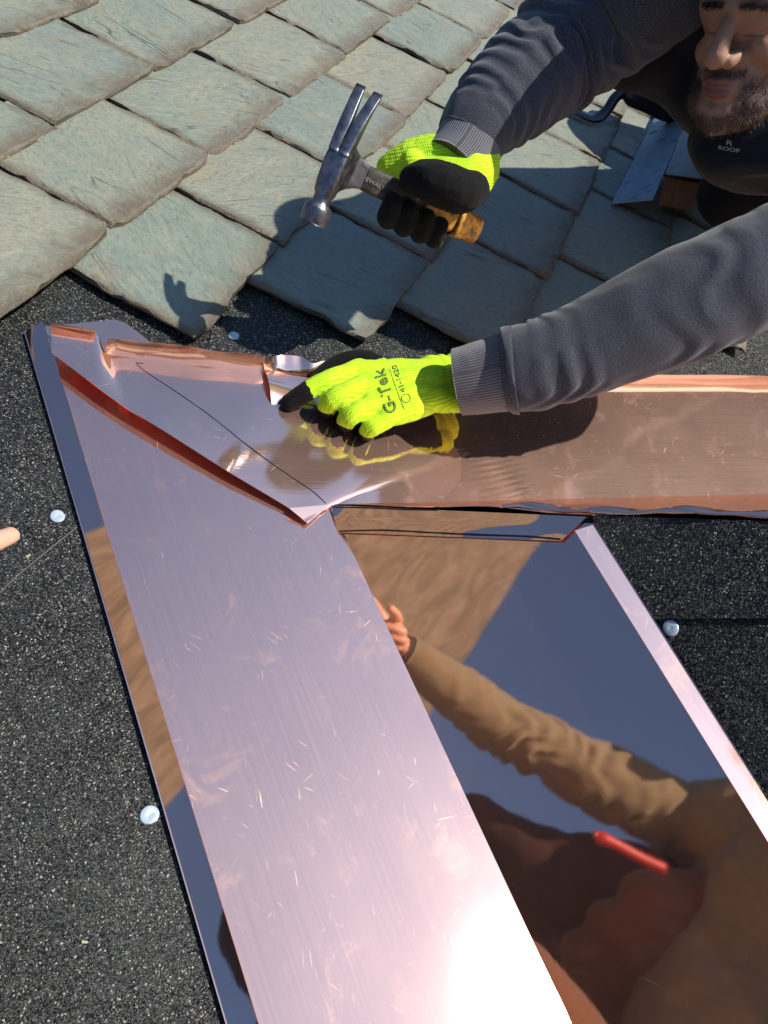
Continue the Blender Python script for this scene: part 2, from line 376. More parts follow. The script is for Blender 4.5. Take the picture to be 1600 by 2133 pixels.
# stone stack invented out of view behind the eye, added to streak the copper's reflection
BRK = Mt('tan_streaked_stone'); _u = BRK.uv(); _b = BRK.noise(BRK.mapp(_u, (22, 3.5, 1), rot=(0, 0, .25)), 1, 6, .65, 1.4); _c = BRK.noise(BRK.mapp(_u, (1, 1, 1)), 5, 4, .6)
BRK.set(Base_Color=BRK.mix(BRK.math('MULTIPLY', _c, .6), BRK.ramp(_b, [(.3, (.07, .058, .038)), (.5, (.17, .138, .09)), (.7, (.28, .235, .16))]), (.13, .10, .06)), Roughness=.9, Normal=BRK.bump(_b, .5, .02)); BRK = BRK.m
def wp(x, y, z): return (np.array([x, y, z]) - CAMPOS) @ BW
def az(a, d, z): a = math.radians(a); return np.array([d * math.sin(a), d * math.cos(a), z])
e0 = az(154.5, 1.62, 0); e1 = az(186, 1.95, 0); ax_ = nrm(e1 - e0); ay_ = np.array([ax_[1], -ax_[0], 0]); ay_ = ay_ if ay_ @ e0 > 0 else -ay_
cc3 = e0 + (e1 - e0) / 2 + ay_ * .45; wl_ = np.linalg.norm(e1 - e0) / 2
chim = thing('added_chimney', 'tall tan stone stack, unseen itself, added to give the shiny copper a streaky reflection', 'added_chimney', wp(cc3[0], cc3[1], 4.5))
v, f = box((0, 0, 0), ax_ * wl_, ay_ * .45, np.array([0, 0, 2.9])); v = v + np.array([cc3[0], cc3[1], 7.0])
v4 = []; f4 = []; u4 = []
for q in f:
    k = len(v4); nq = np.cross(v[q[1]] - v[q[0]], v[q[2]] - v[q[0]]); h_ = ay_ if abs(nq @ ax_) > abs(nq @ ay_) else ax_
    for a_ in q: v4.append(v[a_]); u4.append((v[a_] @ h_, v[a_][2]))
    f4.append(tuple(range(k, k + 4)))
make('shaft', (np.array(v4) - CAMPOS) @ BW, f4, BRK, chim, u4, smooth=False)
v, f = box((0, 0, 0), ax_ * (wl_ + .06), ay_ * .51, np.array([0, 0, .06])); make('crown_slab', (v + np.array([cc3[0], cc3[1], 9.96]) - CAMPOS) @ BW, f, BRK, chim, np.zeros((8, 2)), smooth=False)
# unseen autumn trees added beyond the roof to brown the copper's right-hand reflections
LEAF = Mt('autumn_leaves'); LEAF.set(Base_Color=LEAF.ramp(LEAF.noise(LEAF.obj(), 3, 3), [(.3, (.05, .035, .015)), (.7, (.13, .07, .025))]), Roughness=.7); LEAF = LEAF.m
BARK = plain('bark', (.06, .045, .03), .9).m
for k_, (a_, d_, ht) in enumerate(((-31, 16, 10.6), (-37, 13.5, 11.2), (-44, 15, 11.6), (-51, 14, 11.0), (-60, 16, 11.5))):
    b_ = az(a_, d_, 1.0)
    tr = thing('tree', ['slim', 'low', 'broad', 'round', 'tall'][k_] + ' one of the brown autumn trees added out of view to darken the copper reflection', 'tree', (b_ - CAMPOS) @ BW, 'trees added for the copper reflection')
    tv, tf, tuv = tube([[0, 0, 0, .22, .22], [.1, 0, 2.5, .17, .17], [0, .1, ht * .75, .06, .06]], 10, 8, ref=(1, 0, 0)); make('trunk', (tv + b_ - CAMPOS) @ BW, tf, BARK, tr, tuv)
    ncl = 2600; th_ = rng.normal(0, 1, (ncl, 3)); th_ /= np.linalg.norm(th_, axis=1)[:, None]; rr_ = rng.random(ncl) ** .4
    cc_ = th_ * rr_[:, None] * np.array([2.0, 2.0, ht * .34]) * (1 + .25 * vn(th_ * 2.5, k_))[:, None] + np.array([0, 0, ht * .62])
    A1 = rng.normal(0, 1, (ncl, 3)); A1 /= np.linalg.norm(A1, axis=1)[:, None]; A2 = np.cross(A1, rng.normal(0, 1, (ncl, 3))); A2 /= np.linalg.norm(A2, axis=1)[:, None]
    sz = rng.uniform(.08, .18, ncl)[:, None]; lv = np.stack([cc_ - A1 * sz, cc_ + A2 * sz, cc_ + A1 * sz, cc_ - A2 * sz], 1).reshape(-1, 3)
    make('crown', (lv + b_ - CAMPOS) @ BW, np.arange(ncl * 4).reshape(-1, 4), LEAF, tr, smooth=False)['kind'] = 'stuff'

# ------------------------------------------------------------------ slates
TH = .0085
def slate(s0, s1, tail, seed, length=.29, big=0., name='slate'):
    wd = s1 - s0
    em = np.array([0, .0012, .0026, .0045, .007, .010, .014, .02]) 
    a = np.r_[em / wd, np.linspace(.035 / wd, 1 - .035 / wd, 22), 1 - em[::-1] / wd]; ns = len(a)
    b = np.r_[np.linspace(0, 1 - .034 / length, 20), 1 - np.array([.027, .021, .016, .012, .009, .0065, .0045, .0028, .0013, 0]) / length]; nt = len(b)
    A, B_ = np.meshgrid(a, b)
    t = tail - length * (1 - B_)
    ed = .0026; sk = rng.uniform(-.010, .010)
    left = s0 + ed * n2(t * 28, seed * 3.1, 11, 3) + big * .5 * n2(t * 9, seed, 5, 3)
    right = s1 + ed * n2(t * 28, seed * 5.7, 17, 3)
    left = left + .010 * np.clip(n2(t * 26, seed * 1.7, 61, 2) - .3, 0, 1); right = right - .010 * np.clip(n2(t * 26, seed * 1.9, 67, 2) - .3, 0, 1)
    s = left + (right - left) * A + sk * (B_ - .6)
    tl = -.014 * np.clip(n2(s * 24, seed * 1.3, 71, 2) - .3, 0, 1) + ed * 1.1 * n2(s * 28, seed * 2.3, 23, 3) + big * n2(s * 11, seed, 29, 3) + (rng.uniform(-.004, .004))
    cc = .014 * np.exp(-((A) / .05) ** 2) * rng.uniform(0, 1) ** 2 + .014 * np.exp(-((1 - A) / .04) ** 2) * rng.uniform(0, 1.1) ** 2
    t = t + (tl - cc) * B_ ** 6
    dl = np.clip(s - s0, 0, 1); dr = np.clip(s1 - s, 0, 1); dt = np.clip(tail - t, 0, 1)
    wob = n2(s * 45, t * 45, seed + 40, 3)
    wl = .0016 + .016 * np.clip(n2(t * 16, seed, 3, 3), 0, 1) ** 1.4; wt = .0022 + .026 * np.clip(n2(s * 14, seed, 9, 3) + .08, 0, 1) ** 1.4
    el = np.clip(1 - dl / wl, 0, 1); er = np.clip(1 - dr / (wl * .6), 0, 1); et = np.clip(1 - (dt + .003 * wob) / wt, 0, 1)
    e = np.maximum(np.maximum(el, er), et); st = 3.
    drop = (np.floor(e * st + .5 * wob + .2) / st * .75 + e * .25); drop = np.clip(drop, 0, 1.1) * TH * .66
    tilt = .04
    twist = rng.uniform(-.004, .004) * (A - .5) * B_ + rng.uniform(-.002, .003)
    cleft = .0012 * n2(s * 8, t * 5, seed + 70, 4)
    near = np.exp(-np.minimum(np.minimum(dl, dr), dt) / .022)
    ridge = np.floor(n2(s * 6 + t * 3, t * 8, seed + 90, 4) * 4 + .5) / 4 * .0013 - np.clip(np.floor((n2(s * 22, t * 22, seed + 120, 3) + .15) * 3) / 3, 0, 1) * .0045 * near
    z = .018 + TH - (tail - t) * tilt + twist + cleft + ridge - drop
    bot = .018 - (tail - t) * tilt + twist
    z = np.maximum(z, bot + .0012)
    v = roof(s.ravel(), t.ravel(), z.ravel()); f = gfaces(nt, ns)
    ring = [j for j in range(ns)] + [i * ns + ns - 1 for i in range(1, nt)] + [(nt - 1) * ns + j for j in range(ns - 2, -1, -1)] + [i * ns for i in range(nt - 2, 0, -1)]
    v0 = len(v); low = roof(s.ravel()[ring], t.ravel()[ring], bot.ravel()[ring]); v = np.vstack([v, low]); k = len(ring)
    f += [(ring[i], v0 + i, v0 + (i + 1) % k, ring[(i + 1) % k]) for i in range(k)]
    edge = np.minimum(np.minimum(dl * 3.2, dr * 3.2), dt) / .07
    edge = np.r_[np.clip(edge, 0, 1).ravel(), np.zeros(k)]; chip = np.r_[e.ravel(), np.ones(k)]
    uv = np.stack([np.r_[s.ravel(), s.ravel()[ring]], np.r_[t.ravel(), t.ravel()[ring] + .01]], -1)
    f = [tuple(reversed(q)) for q in f] if np.cross(v[f[0][1]] - v[f[0][0]], v[f[0][2]] - v[f[0][0]]) @ NR < 0 else f
    o = make(name, v, f, SLATE, parent=main_roof, uv=uv, attrs={'edge': edge, 'chip': chip}); o.data.set_sharp_from_angle(angle=math.radians(28)); return o
rows = {   # tail position and joints along each course
    -5: (-1.0, [-1.1, -.82, -.54, -.26, .02, .3, .58, .86, 1.14, 1.42]),
    -4: (-.80, [-.95, -.68, -.40, -.12, .16, .44, .72, 1.0, 1.28]),
    -3: (-.60, [-1.08, -.80, -.52, -.25, .02, .3, .58, .86, 1.14]),
    -2: (-.403, [-.95, -.68, -.41, -.13, .013, .29, .57, .85, 1.13, 1.41]),
    -1: (-.205, [-.97, -.68, -.40, -.121, .160, .460, .74, 1.02, 1.3, 1.58]),
    0: (-.006, [-1.1, -.82, -.54, -.260, .014, .295, .578, .86, 1.14, 1.42, 1.7]),
    1: (.188, [-.372, -.107, .160, .460, .740, 1.022, 1.30, 1.58, 1.86]),
    2: (.394, [-.213, .052, .325, .588, .87, 1.15, 1.43, 1.71, 1.99]),
    3: (.588, [-.092, .18, .452, .724, 1.003, 1.28, 1.56, 1.84]),
    4: (.790, [.04, .287, .596, .84, 1.12, 1.40, 1.68, 1.96]),
    5: (.995, [.30, .46, .70, .98, 1.26, 1.54, 1.82]),
    6: (1.20, [.56, .72, .86, 1.14, 1.42, 1.70]),
    7: (1.40, [.80, .90, 1.0, 1.28, 1.56]),
}
seed = 1
for k, (tail, js) in rows.items():
    for a, b in zip(js[:-1], js[1:]):
        seed += 1
        first = k >= 1 and a == js[0]
        slate(a + .003, b - .003 - rng.uniform(0, .005), tail, seed, big=.012 if first else 0.)

# ------------------------------------------------------------------ copper valley flashing (near valley)
PV = nrm(np.cross(NR, FV)); PV = PV if PV[0] > 0 else -PV      # across, rightwards, in the main roof plane
PN = nrm(np.cross(MN, FV)); PN = PN if PN[0] > 0 else -PN      # across, rightwards, up the dormer slope
valley = thing('valley_flashing', 'long bare copper valley sheet folded down its middle, running to the bottom of the picture', 'flashing', RP + FV * .5)
LIFT = .006
BIS = (NR + MN) * (LIFT / (1 + NR @ MN))
def sheet(name, fn, nu, nv, m, parent, thick=.0009, uvf=None):
    v = []; uv = []
    for i in range(nu):
        for j in range(nv):
            p, q = fn(i / (nu - 1), j / (nv - 1)); v.append(p); uv.append(q)
    v = np.array(v); f = gfaces(nu, nv)
    nn = np.cross(v[f[0][1]] - v[f[0][0]], v[f[0][2]] - v[f[0][0]])
    if nn @ v[f[0][0]] > 0: f = [tuple(reversed(q)) for q in f]
    return make(name, v, f, m, parent=parent, uv=uv, thick=thick)
def fdist(p): D = np.array(p) - RP; return D @ FV, D @ PV
# left flange outline: top end reaches up past the ridge point
WL = .291
topL = [on(52, 697), on(105, 686), on(255, 671), on(320, 721)]
fA = fdist(topL[0])[0]; fB = fdist(topL[3])[0]
def wav(a, b, amp=.0012): return amp * float(n2(a * 5, b * 7, 3, 2))
def left_fl(u, w):
    across = -WL + WL * w
    wl, wr = topL[0], topL[3]
    a_top = np.interp(across, [fdist(p)[1] for p in topL] + [0.], [fdist(p)[0] for p in topL] + [-.02])
    al = a_top + (1.75 - a_top) * u
    return RP + BIS + FV * al + PV * across + NR * wav(al, across) * min(1, (1 - w) * 6), (al, across)
sheet('left_flange', left_fl, 60, 24, COP_SCUFF, valley)
WR = .262
def right_fl(u, w):
    across = WR * w; al = -.02 + across * .28 * 0 + (1.75 + .02) * u
    a0_ = fdistN(on(1240, 1092, N=MN, P0=RP))[0]
    al = (.004 + (a0_ - .004) * w) + (1.75) * u
    return RP + BIS + FV * al + PN * across + MN * wav(al, across + 3, .0006) * min(1, w * 6), (al, across)
def fdistN(p): D = np.array(p) - RP; return D @ FV, D @ PN
sheet('right_flange', right_fl, 60, 24, COP_MIRROR, valley)
th_l = math.radians(38); th_r = math.radians(46)
aL = fdist(topL[0])[0]
def left_hem(u, w):
    al = aL + .002 + (1.75 - aL) * u; d = .026 * w; thx = th_l + .12 * float(n2(al * 4, 1.3, 5))
    return RP + FV * al + PV * (-WL - .001 + d * math.cos(thx)) + NR * (LIFT + .0012 + d * math.sin(thx)), (al, d)
sheet('left_hem', left_hem, 90, 5, COP_MIRROR, valley)
aR = fdistN(on(1240, 1092, N=MN, P0=RP))[0]
def right_hem(u, w):
    al = aR + .001 + 1.75 * u; d = .024 * w; thx = th_r + .06 * float(n2(al * 4, 7.3, 5))
    return RP + FV * al + PN * (WR + .001 - d * math.cos(thx)) + MN * (LIFT + .0012 + d * math.sin(thx)), (al, d)
sheet('right_hem', right_hem, 90, 5, COP_SCUFF, valley)

# ------------------------------------------------------------------ copper saddle flashing (far valley, lapping over)
saddle = thing('saddle_flashing', 'crumpled copper sheet with upturned edges lying across the picture under the gloved hand', 'flashing', RP + GV * .3)
def P3(x, y, z): return on(x, y, z)
top_c = [(107, 679, .024), (200, 694, .018), (224, 737, .010), (300, 746, .009), (560, 776, .010), (640, 786, .012), (690, 790, .011), (1400, 797, .010), (1600, 801, .010)]
bot_c = [(107, 735, .027), (215, 816, .027), (262, 850, .026), (330, 890, .026), (480, 985, .022), (602, 1058, .015), (641, 1088, .014), (688, 1050, .010), (1600, 1034, .006)]
topP = [on(x, y, z) for x, y, z in top_c]; botP = [on(x, y, z) for x, y, z in bot_c]
topP.append(topP[-1] + GV * .9); botP.append(botP[-1] + GV * .9)
key = [0, .06, .09, .13, .24, .30, .33, .37, .72, 1.]
def lerpP(L, u):
    k = min(max(np.searchsorted(key, u, side='right') - 1, 0), len(key) - 2); t = (u - key[k]) / (key[k + 1] - key[k])
    return L[k] * (1 - t) + L[k + 1] * t
def pan(u, w):
    T = lerpP(topP, u); B_ = lerpP(botP, u); p = T * (1 - w) + B_ * w
    D = p - RP; al, ac = D @ GV, D @ np.cross(NR, GV)
    crease = (-.003 * math.exp(-((al - .20 - .05 * w) / .02) ** 2) + .0028 * math.exp(-((al - .245 - .03 * w) / .014) ** 2) - .0015 * math.exp(-((al - .29) / .02) ** 2)) * max(0, w - .3)
    p = p + NR * (.0009 * float(n2(al * 7, ac * 7, 8, 3)) + crease)
    return p, (al, ac)
sheet('pan', pan, 150, 26, COP_PAN, saddle)
# upturned top edge left of the hand, and right of the arm
def upstand(x0, x1, hgt, lean, e0, e1, nm, wobble=.002):
    A_, B_ = on(*x0), on(*x1)
    def fn(u, w):
        p = A_ * (1 - u) + B_ * u; k = hgt * (1 + .12 * float(n2(u * 6, 2., 14)))
        s_ = 1 - max(0, 1 - u / .06) ** 2 * e0 - max(0, 1 - (1 - u) / .08) ** 2 * e1
        q = p + NR * k * w * s_ + UPG * (lean * w * w + wobble * float(n2(u * 5, 9., 3)) * w)
        return q, (u * np.linalg.norm(B_ - A_), w * k)
    return sheet(nm, fn, 50, 6, COP_PAN, saddle)
UPG = nrm(np.cross(NR, GV)); UPG = UPG if UPG[1] > 0 else -UPG
upstand((221, 739, .0092), (566, 778, .0105), .026, .006, .2, .5, 'upstand')
upstand((568, 776, .0105), (700, 792, .0115), .018, .016, .3, .0, 'upstand', .008)
upstand((700, 792, .0115), (1640, 803, .0105), .022, .004, .0, .0, 'upstand')
# curled flap at the top left corner
def flap(u, w):
    a = on(107, 679, .025); b = on(200, 694, .019); p = a * (1 - u) + b * u
    d = -UPG
    ang = w * 2.4
    return p + NR * (.010 * math.sin(ang)) + d * (.016 * w) + UPG * .012 * (1 - math.cos(ang)) * .5, (u * .07, w * .03)
sheet('curled_flap', flap, 12, 8, COP_SCUFF, saddle)
# second layer lifted beside the finger
def lifted(u, w):
    a = on(547, 768, .012); b = on(566, 852, .0105); c_ = on(640, 790, .014); d_ = on(660, 850, .012)
    p = (a * (1 - w) + b * w) * (1 - u) + (c_ * (1 - w) + d_ * w) * u
    return p + NR * (.014 * (1 - u) ** 1.3 * (math.sin(math.pi * min(1, w * 1.0)) * .8 + .2 * (1 - w))), (u * .07, w * .06)
sheet('lifted_layer', lifted, 16, 16, COP_PAN, saddle)
# flange rising on the far dormer slope up to the ridge, with a rolled hem along the ridge
def lipf(u, w):
    a = RP + GV * (1.25 * u) + NR * .006; b = RP + RG * (.95 * u) + MF * .004
    k = .004 * float(n2(u * 9, w * 3, 31, 2)) * w
    return a * (1 - w) + b * w + MF * k, (1.2 * u, w * .15)
sheet('ridge_flange', lipf, 60, 8, COP_PAN, saddle)
hp = []
for u in np.linspace(.24, 1, 30):
    p = RP + RG * (.95 * u) + MF * .004 + UP * (.004 + .0022 * math.sin(u * 31) + .0015 * math.sin(u * 74)); hp.append([*p, .0021, .0042])
v, f, uv = tube(hp, 140, 8, ref=UP, disp=lambda U, T, L: .0012 * np.sin(U * 60 + 2 * T)); make('rolled_hem', v, f, COP_PAN, saddle, uv)
# tab folded over the ridge onto the near slope
tabc = [on(690, 1052, .011, MN, RP), on(1222, 1076, .013, MN, RP), on(1170, 1127, .0105, MN, RP), on(704, 1109, .0105, MN, RP)]
def tab(u, w):
    p = (tabc[0] * (1 - u) + tabc[1] * u) * (1 - w) + (tabc[3] * (1 - u) + tabc[2] * u) * w
    return p + MN * (.001 * float(n2(u * 6, w * 2, 4)) + .0012 * w), (u * .33, w * .04)
sheet('folded_tab', tab, 40, 6, COP_MIRROR, saddle)
# small snipped tongue at the valley point
def tongue(u, w):
    a = on(602, 1058, .019); b = on(641, 1090, .013); c_ = on(688, 1051, .012)
    p = (a * (1 - u) + b * u) if u < .5 else b
    e = a * (1 - w) + c_ * w; q = b
    return e * (1 - u) + q * u, (u * .03, w * .06)
sheet('tongue', tongue, 6, 8, COP_PAN, saddle)
INK = plain('marker_ink', (.006, .006, .012), .45).m
def ink(pts, parent, w=.0009, N=NR, P0=None, nm='marker_line', lift=0.):
    pp = []
    for x, y, z in pts: pp.append(on(x, y, z, N, P0) if P0 is not None else on(x, y, z))
    pp = spline(np.array(pp), 60); T = np.gradient(pp, axis=0); T /= np.linalg.norm(T, axis=1)[:, None]; S_ = np.cross(T, N)
    ww = w * (1 + .35 * n2(np.arange(60) * .4, 0., 3))[:, None]
    v = np.hstack([pp - S_ * ww, pp + S_ * ww]).reshape(-1, 3) + np.array(N) * lift
    f = gfaces(60, 2); nn = np.cross(v[f[0][1]] - v[f[0][0]], v[f[0][2]] - v[f[0][0]])
    if nn @ N < 0: f = [tuple(reversed(q)) for q in f]
    return make(nm, v, f, INK, parent)
def snap(objs, pts, lift=.0008):     # drop a pixel path onto built sheets
    out = []
    trees = []
    for o in objs:
        me = o.data; vv = [Vector((np.array(x.co) + ORG[o.parent.name]).tolist()) for x in me.vertices]
        trees.append(BVHTree.FromPolygons(vv, [tuple(p.vertices) for p in me.polygons]))
    for x, y in pts:
        r = ray(x, y); rw = Vector((r @ BW.T).tolist()).normalized(); best = None
        for tr in trees:
            h = tr.ray_cast(Vector(CAMPOS.tolist()), rw)
            if h[0] is not None and (best is None or h[3] < best[3]): best = h
        out.append(None if best is None else (np.array(best[0]) - CAMPOS) @ BW - nrm(r) * lift)
    return out
def ink_on(objs, pts, parent, w=.0012, n=70, nm='marker_line', m=None):
    px = spline(np.array([[a, b, 0] for a, b in pts], float), n)[:, :2]
    pp = [p for p in snap(objs, px) if p is not None]; pp = np.array(pp); k = len(pp)
    T = np.gradient(pp, axis=0); T /= np.linalg.norm(T, axis=1)[:, None]; S_ = np.cross(T, -pp / np.linalg.norm(pp, axis=1)[:, None])
    ww = w * (1 + .35 * n2(np.arange(k) * .4, 0., 3))[:, None]
    v = np.hstack([pp - S_ * ww, pp + S_ * ww]).reshape(-1, 3); f = gfaces(k, 2)
    nn = np.cross(v[f[0][1]] - v[f[0][0]], v[f[0][2]] - v[f[0][0]])
    if nn @ v[0] > 0: f = [tuple(reversed(q)) for q in f]
    return make(nm, v, f, m or INK, parent)
def kid(root, nm): return [o for o in bpy.data.objects if o.parent == root and o.name.split('.')[0] == nm]
PAN = kid(saddle, 'pan')
ink_on(PAN, [(283, 757), (300, 772), (325, 789), (372, 820), (440, 868), (520, 932), (575, 972), (622, 1004), (650, 1023), (679, 1049)], saddle)
ink_on(PAN, [(299, 757), (283, 756)], saddle, n=6)
TAB = kid(saddle, 'folded_tab')
ink_on(TAB, [(706, 1106), (800, 1104), (900, 1109), (985, 1113), (1100, 1117), (1168, 1123)], saddle)
ink_on(TAB, [(693, 1056), (760, 1057), (830, 1060), (950, 1063)], saddle, .0011)

# ------------------------------------------------------------------ roofing nails
NAILM = Mt('galvanised_nail'); NAILM.set(Base_Color=(.42, .50, .58, 1), Metallic=.25, Roughness=NAILM.ramp(NAILM.noise(NAILM.obj(), 300, 3), [(.3, .2), (.7, .45)])); NAILM = NAILM.m
def nail(x, y, label, N=NR, P0=None, r=.0078):
    c = on(x, y, .0006, N, P0); A_ = nrm(np.cross(N, [1, .2, 0])); B_ = np.cross(N, A_)
    prof = [(0, .0007), (.22, .0006), (.34, .0010), (.5, .0009), (.9, .0010), (1, .0006), (1, -.0006)]
    v = []; f = []; k = 20
    for q, z in prof:
        for j in range(k):
            t = 2 * math.pi * j / k; rr = r * q * (1 + .04 * math.sin(2 * t + x)); v.append(c + A_ * rr * math.cos(t) + B_ * rr * math.sin(t) + N * (z + .0005 * q * math.sin(t * 2 + y)))
    f = gfaces(len(prof), k, True); f = f if np.cross(v[f[25][1]] - v[f[25][0]], v[f[25][2]] - v[f[25][0]]) @ N > 0 else [tuple(reversed(q)) for q in f]
    o = make('roofing_nail', np.array(v), f, NAILM, base=c); tag(o, label, 'nail', 'galvanised nail heads in the black underlayment'); return o
nail(487, 699, 'galvanised nail head in black underlayment just below the broken slates')
nail(120, 1075, 'galvanised nail head on black underlayment nearest the bare fingertip')
nail(312, 1697, 'galvanised nail head alone on black underlayment at lower left', r=.0085)
nail(1397, 1308, 'galvanised nail head tucked against the right rim of the copper valley sheet', MN, RP)


DUST = plain('pale_dust', (.10, .10, .09), .95).m
ink([(-20, 1252, .0012), (40, 1196, .0012), (100, 1146, .0012), (165, 1094, .0012)], main_roof, .0006, nm='chalk_line'); bpy.data.objects['chalk_line'].data.materials[0] = DUST
CHIPM = plain('pale_wood_chip', (.34, .31, .17), .8).m
for (x, y, a_, lb) in ((59, 1157, .3, 'tiny pale wood chip on the underlayment below the bare fingertip'), (177, 1962, 1.2, 'tiny pale wood chip on the underlayment at the lower left')):
    c_ = on(x, y, .0022); u_ = D1 * math.cos(a_) + D2 * math.sin(a_); w_ = np.cross(NR, u_)
    v, f = slab([c_ + u_ * .003, c_ + u_ * .001 + w_ * .0012, c_ - u_ * .003 + w_ * .0006, c_ - u_ * .002 - w_ * .001, c_ + u_ * .002 - w_ * .0008], NR, .0016); tag(make('wood_chip', v, f, CHIPM, smooth=False), lb, 'wood chip', 'wood chips on the underlayment')

# ------------------------------------------------------------------ hammer
STEEL = Mt('worn_steel'); _o = STEEL.obj(); _w = STEEL.noise(_o, 70, 5, .65, .5)
STEEL.set(Base_Color=STEEL.ramp(_w, [(.3, (.10, .10, .115)), (.6, (.20, .20, .225)), (.75, (.33, .32, .32))]), Metallic=.92, Roughness=STEEL.ramp(STEEL.noise(_o, 160, 4, .6), [(.3, .24), (.7, .5)]), Normal=STEEL.bump(STEEL.noise(_o, 240, 4, .7), .25, .0006)); STEEL = STEEL.m
RUB = Mt('dirty_black_grip'); _o = RUB.obj(); RUB.set(Base_Color=RUB.ramp(RUB.noise(_o, 90, 5, .7), [(.35, (.012, .012, .012)), (.6, (.05, .045, .035)), (.75, (.13, .11, .08))]), Roughness=.65, Normal=RUB.bump(RUB.noise(_o, 260, 4, .7), .5, .001)); RUB = RUB.m
YEL = Mt('worn_yellow_grip'); _o = YEL.obj(); YEL.set(Base_Color=YEL.ramp(YEL.noise(_o, 110, 5, .7), [(.35, (.05, .03, .01)), (.5, (.42, .20, .015)), (.75, (.60, .30, .02))]), Roughness=.6); YEL = YEL.m
JH = at(706, 343, .848); BUTT = at(942, 456, .945)
hb = nrm(BUTT - JH); claw = at(765, 178, .826); poll = at(652, 432, .870)
ha = nrm(poll - claw); ha = nrm(ha - hb * (ha @ hb) * .6); hc = np.array([.92, -.22, .12]); hc = nrm(hc - ha * (hc @ ha))
ho = nrm(np.cross(hc, ha)); ho = ho if ho @ hb > 0 else -ho      # out of the head towards the handle
hammer = thing('claw_hammer', 'worn steel claw hammer with black and yellow handle, raised in the gloved fist', 'hammer', JH)
def loft(rings, close=True):
    k = len(rings[0]); v = np.vstack(rings); f = gfaces(len(rings), k, True)
    if close: f += [tuple(range(k - 1, -1, -1)), tuple(range((len(rings) - 1) * k, len(rings) * k))]
    return v, tri_out(v, f)
def rrect(c, X, Y, hx, hy, k=20, e=4.):
    r = []
    for j in range(k):
        t = 2 * math.pi * j / k; cx, sx = math.cos(t), math.sin(t)
        r.append(c + X * hx * math.copysign(abs(cx) ** (2 / e), cx) + Y * hy * math.copysign(abs(sx) ** (2 / e), sx))
    return np.array(r)
eye = claw + ha * ((JH - claw) @ ha)         # point of the head axis at the handle
Lc = (eye - claw) @ ha
# body of the head between claw root and neck
rings = []
for q, hx, hy, e in ((-.030, .0110, .0060, 5), (-.018, .0128, .0086, 5), (0, .0140, .0125, 5), (.022, .0130, .0125, 5), (.034, .0125, .012, 3), (.038, .0105, .0105, 2.4), (.046, .0105, .0105, 2.2), (.049, .0150, .0150, 2), (.053, .0168, .0168, 2), (.068, .0168, .0168, 2), (.0705, .0155, .0155, 2)):
    rings.append(rrect(eye + ha * q, hc, ho, hx, hy, 24, e))
v, f = loft(rings); make('head', v, f, STEEL, hammer)
for sg in (-1, 1):
    rings = []
    for q in np.linspace(0, 1, 16):
        L_ = -.012 - q * (Lc - .012); gap = .0002 + .0052 * max(0, (q - .42) / .58) ** 1.1; wout = .0132 + .0035 * q
        cx = sg * (gap + wout) / 2; hw = (wout - gap) / 2; tk = .0088 * (1 - q) + .0016
        rings.append(rrect(eye + ha * L_ + hc * cx + ho * (.016 * q ** 2 - .001), hc, ho, hw, tk, 16, 6))
    v, f = loft(rings); make('claw', v, f, STEEL, hammer)
# socket web, shank, grip
rings = []
for q, hx, hy in ((.004, .0105, .030), (.014, .0095, .022), (.024, .009, .0165), (.036, .0085, .0135), (.05, .0085, .013)):
    rings.append(rrect(eye + ho * .006 + (JH + hb * q - JH), hc, ha, hx, hy, 20, 4))
v, f = loft(rings); make('socket', v, f, STEEL, hammer)
HL = np.linalg.norm(BUTT - JH); base_h = eye + ho * .006
rings = []
for q, hx, hy in ((.03, .0098, .0142), (.05, .0105, .0150), (.075, .0105, .0150), (.095, .0110, .0155), (.10, .0115, .0160), (.125, .0115, .0155)):
    rings.append(rrect(base_h + hb * q, hc, ha, hx, hy, 20, 3.5))
v, f = loft(rings); shank = make('shank', v, f, RUB, hammer)
rings = []
for q, hx, hy in ((.118, .0125, .0165), (.14, .0120, .0160), (.18, .0122, .0165), (.21, .0130, .0180), (HL - .004, .0155, .0205), (HL + .006, .0150, .0200), (HL + .010, .0120, .0165)):
    rings.append(rrect(base_h + hb * q, hc, ha, hx, hy, 20, 3))
v, f = loft(rings); make('grip', v, f, YEL, hammer)

# ------------------------------------------------------------------ worker in the grey sweatshirt
worker = thing('person', 'bearded worker in heather grey sweatshirt and neon gloves, reaching in from the right', 'person', on(1650, 480, .0))
def AT(x, y, d, r, c=0.): return [*at(x, y, d), r, c]
def ON(x, y, z, r, c=0.): return [*on(x, y, z), r, c]
GLOVE_L = m_glove('neon_knit_glove', 0)
# left glove, back of the hand towards us, fingers pressing the copper
sp = [chain([ON(748, 768, .052, .0150), ON(690, 790, .052, .0148), ON(652, 808, .043, .0142, .15), ON(634, 818, .037, .0138, 1.), ON(604, 838, .022, .0125, 1.)]),
      chain([ON(750, 806, .056, .0150), ON(705, 826, .054, .0152), ON(684, 842, .040, .0146, .1), ON(683, 852, .022, .0130, .9)]),
      chain([ON(770, 846, .054, .0145), ON(735, 862, .050, .0145), ON(722, 874, .036, .0138, .1), ON(722, 882, .020, .0120, .9)]),
      chain([ON(800, 876, .050, .0135), ON(775, 890, .044, .0132), ON(766, 898, .030, .0125, .1), ON(768, 902, .016, .0110, .9)]),
      chain([ON(800, 775, .045, .018, .35), ON(765, 752, .043, .0160, 1.), ON(725, 752, .036, .0150, 1.), ON(690, 768, .026, .0140, 1.), ON(655, 800, .017, .0125, 1.)])]
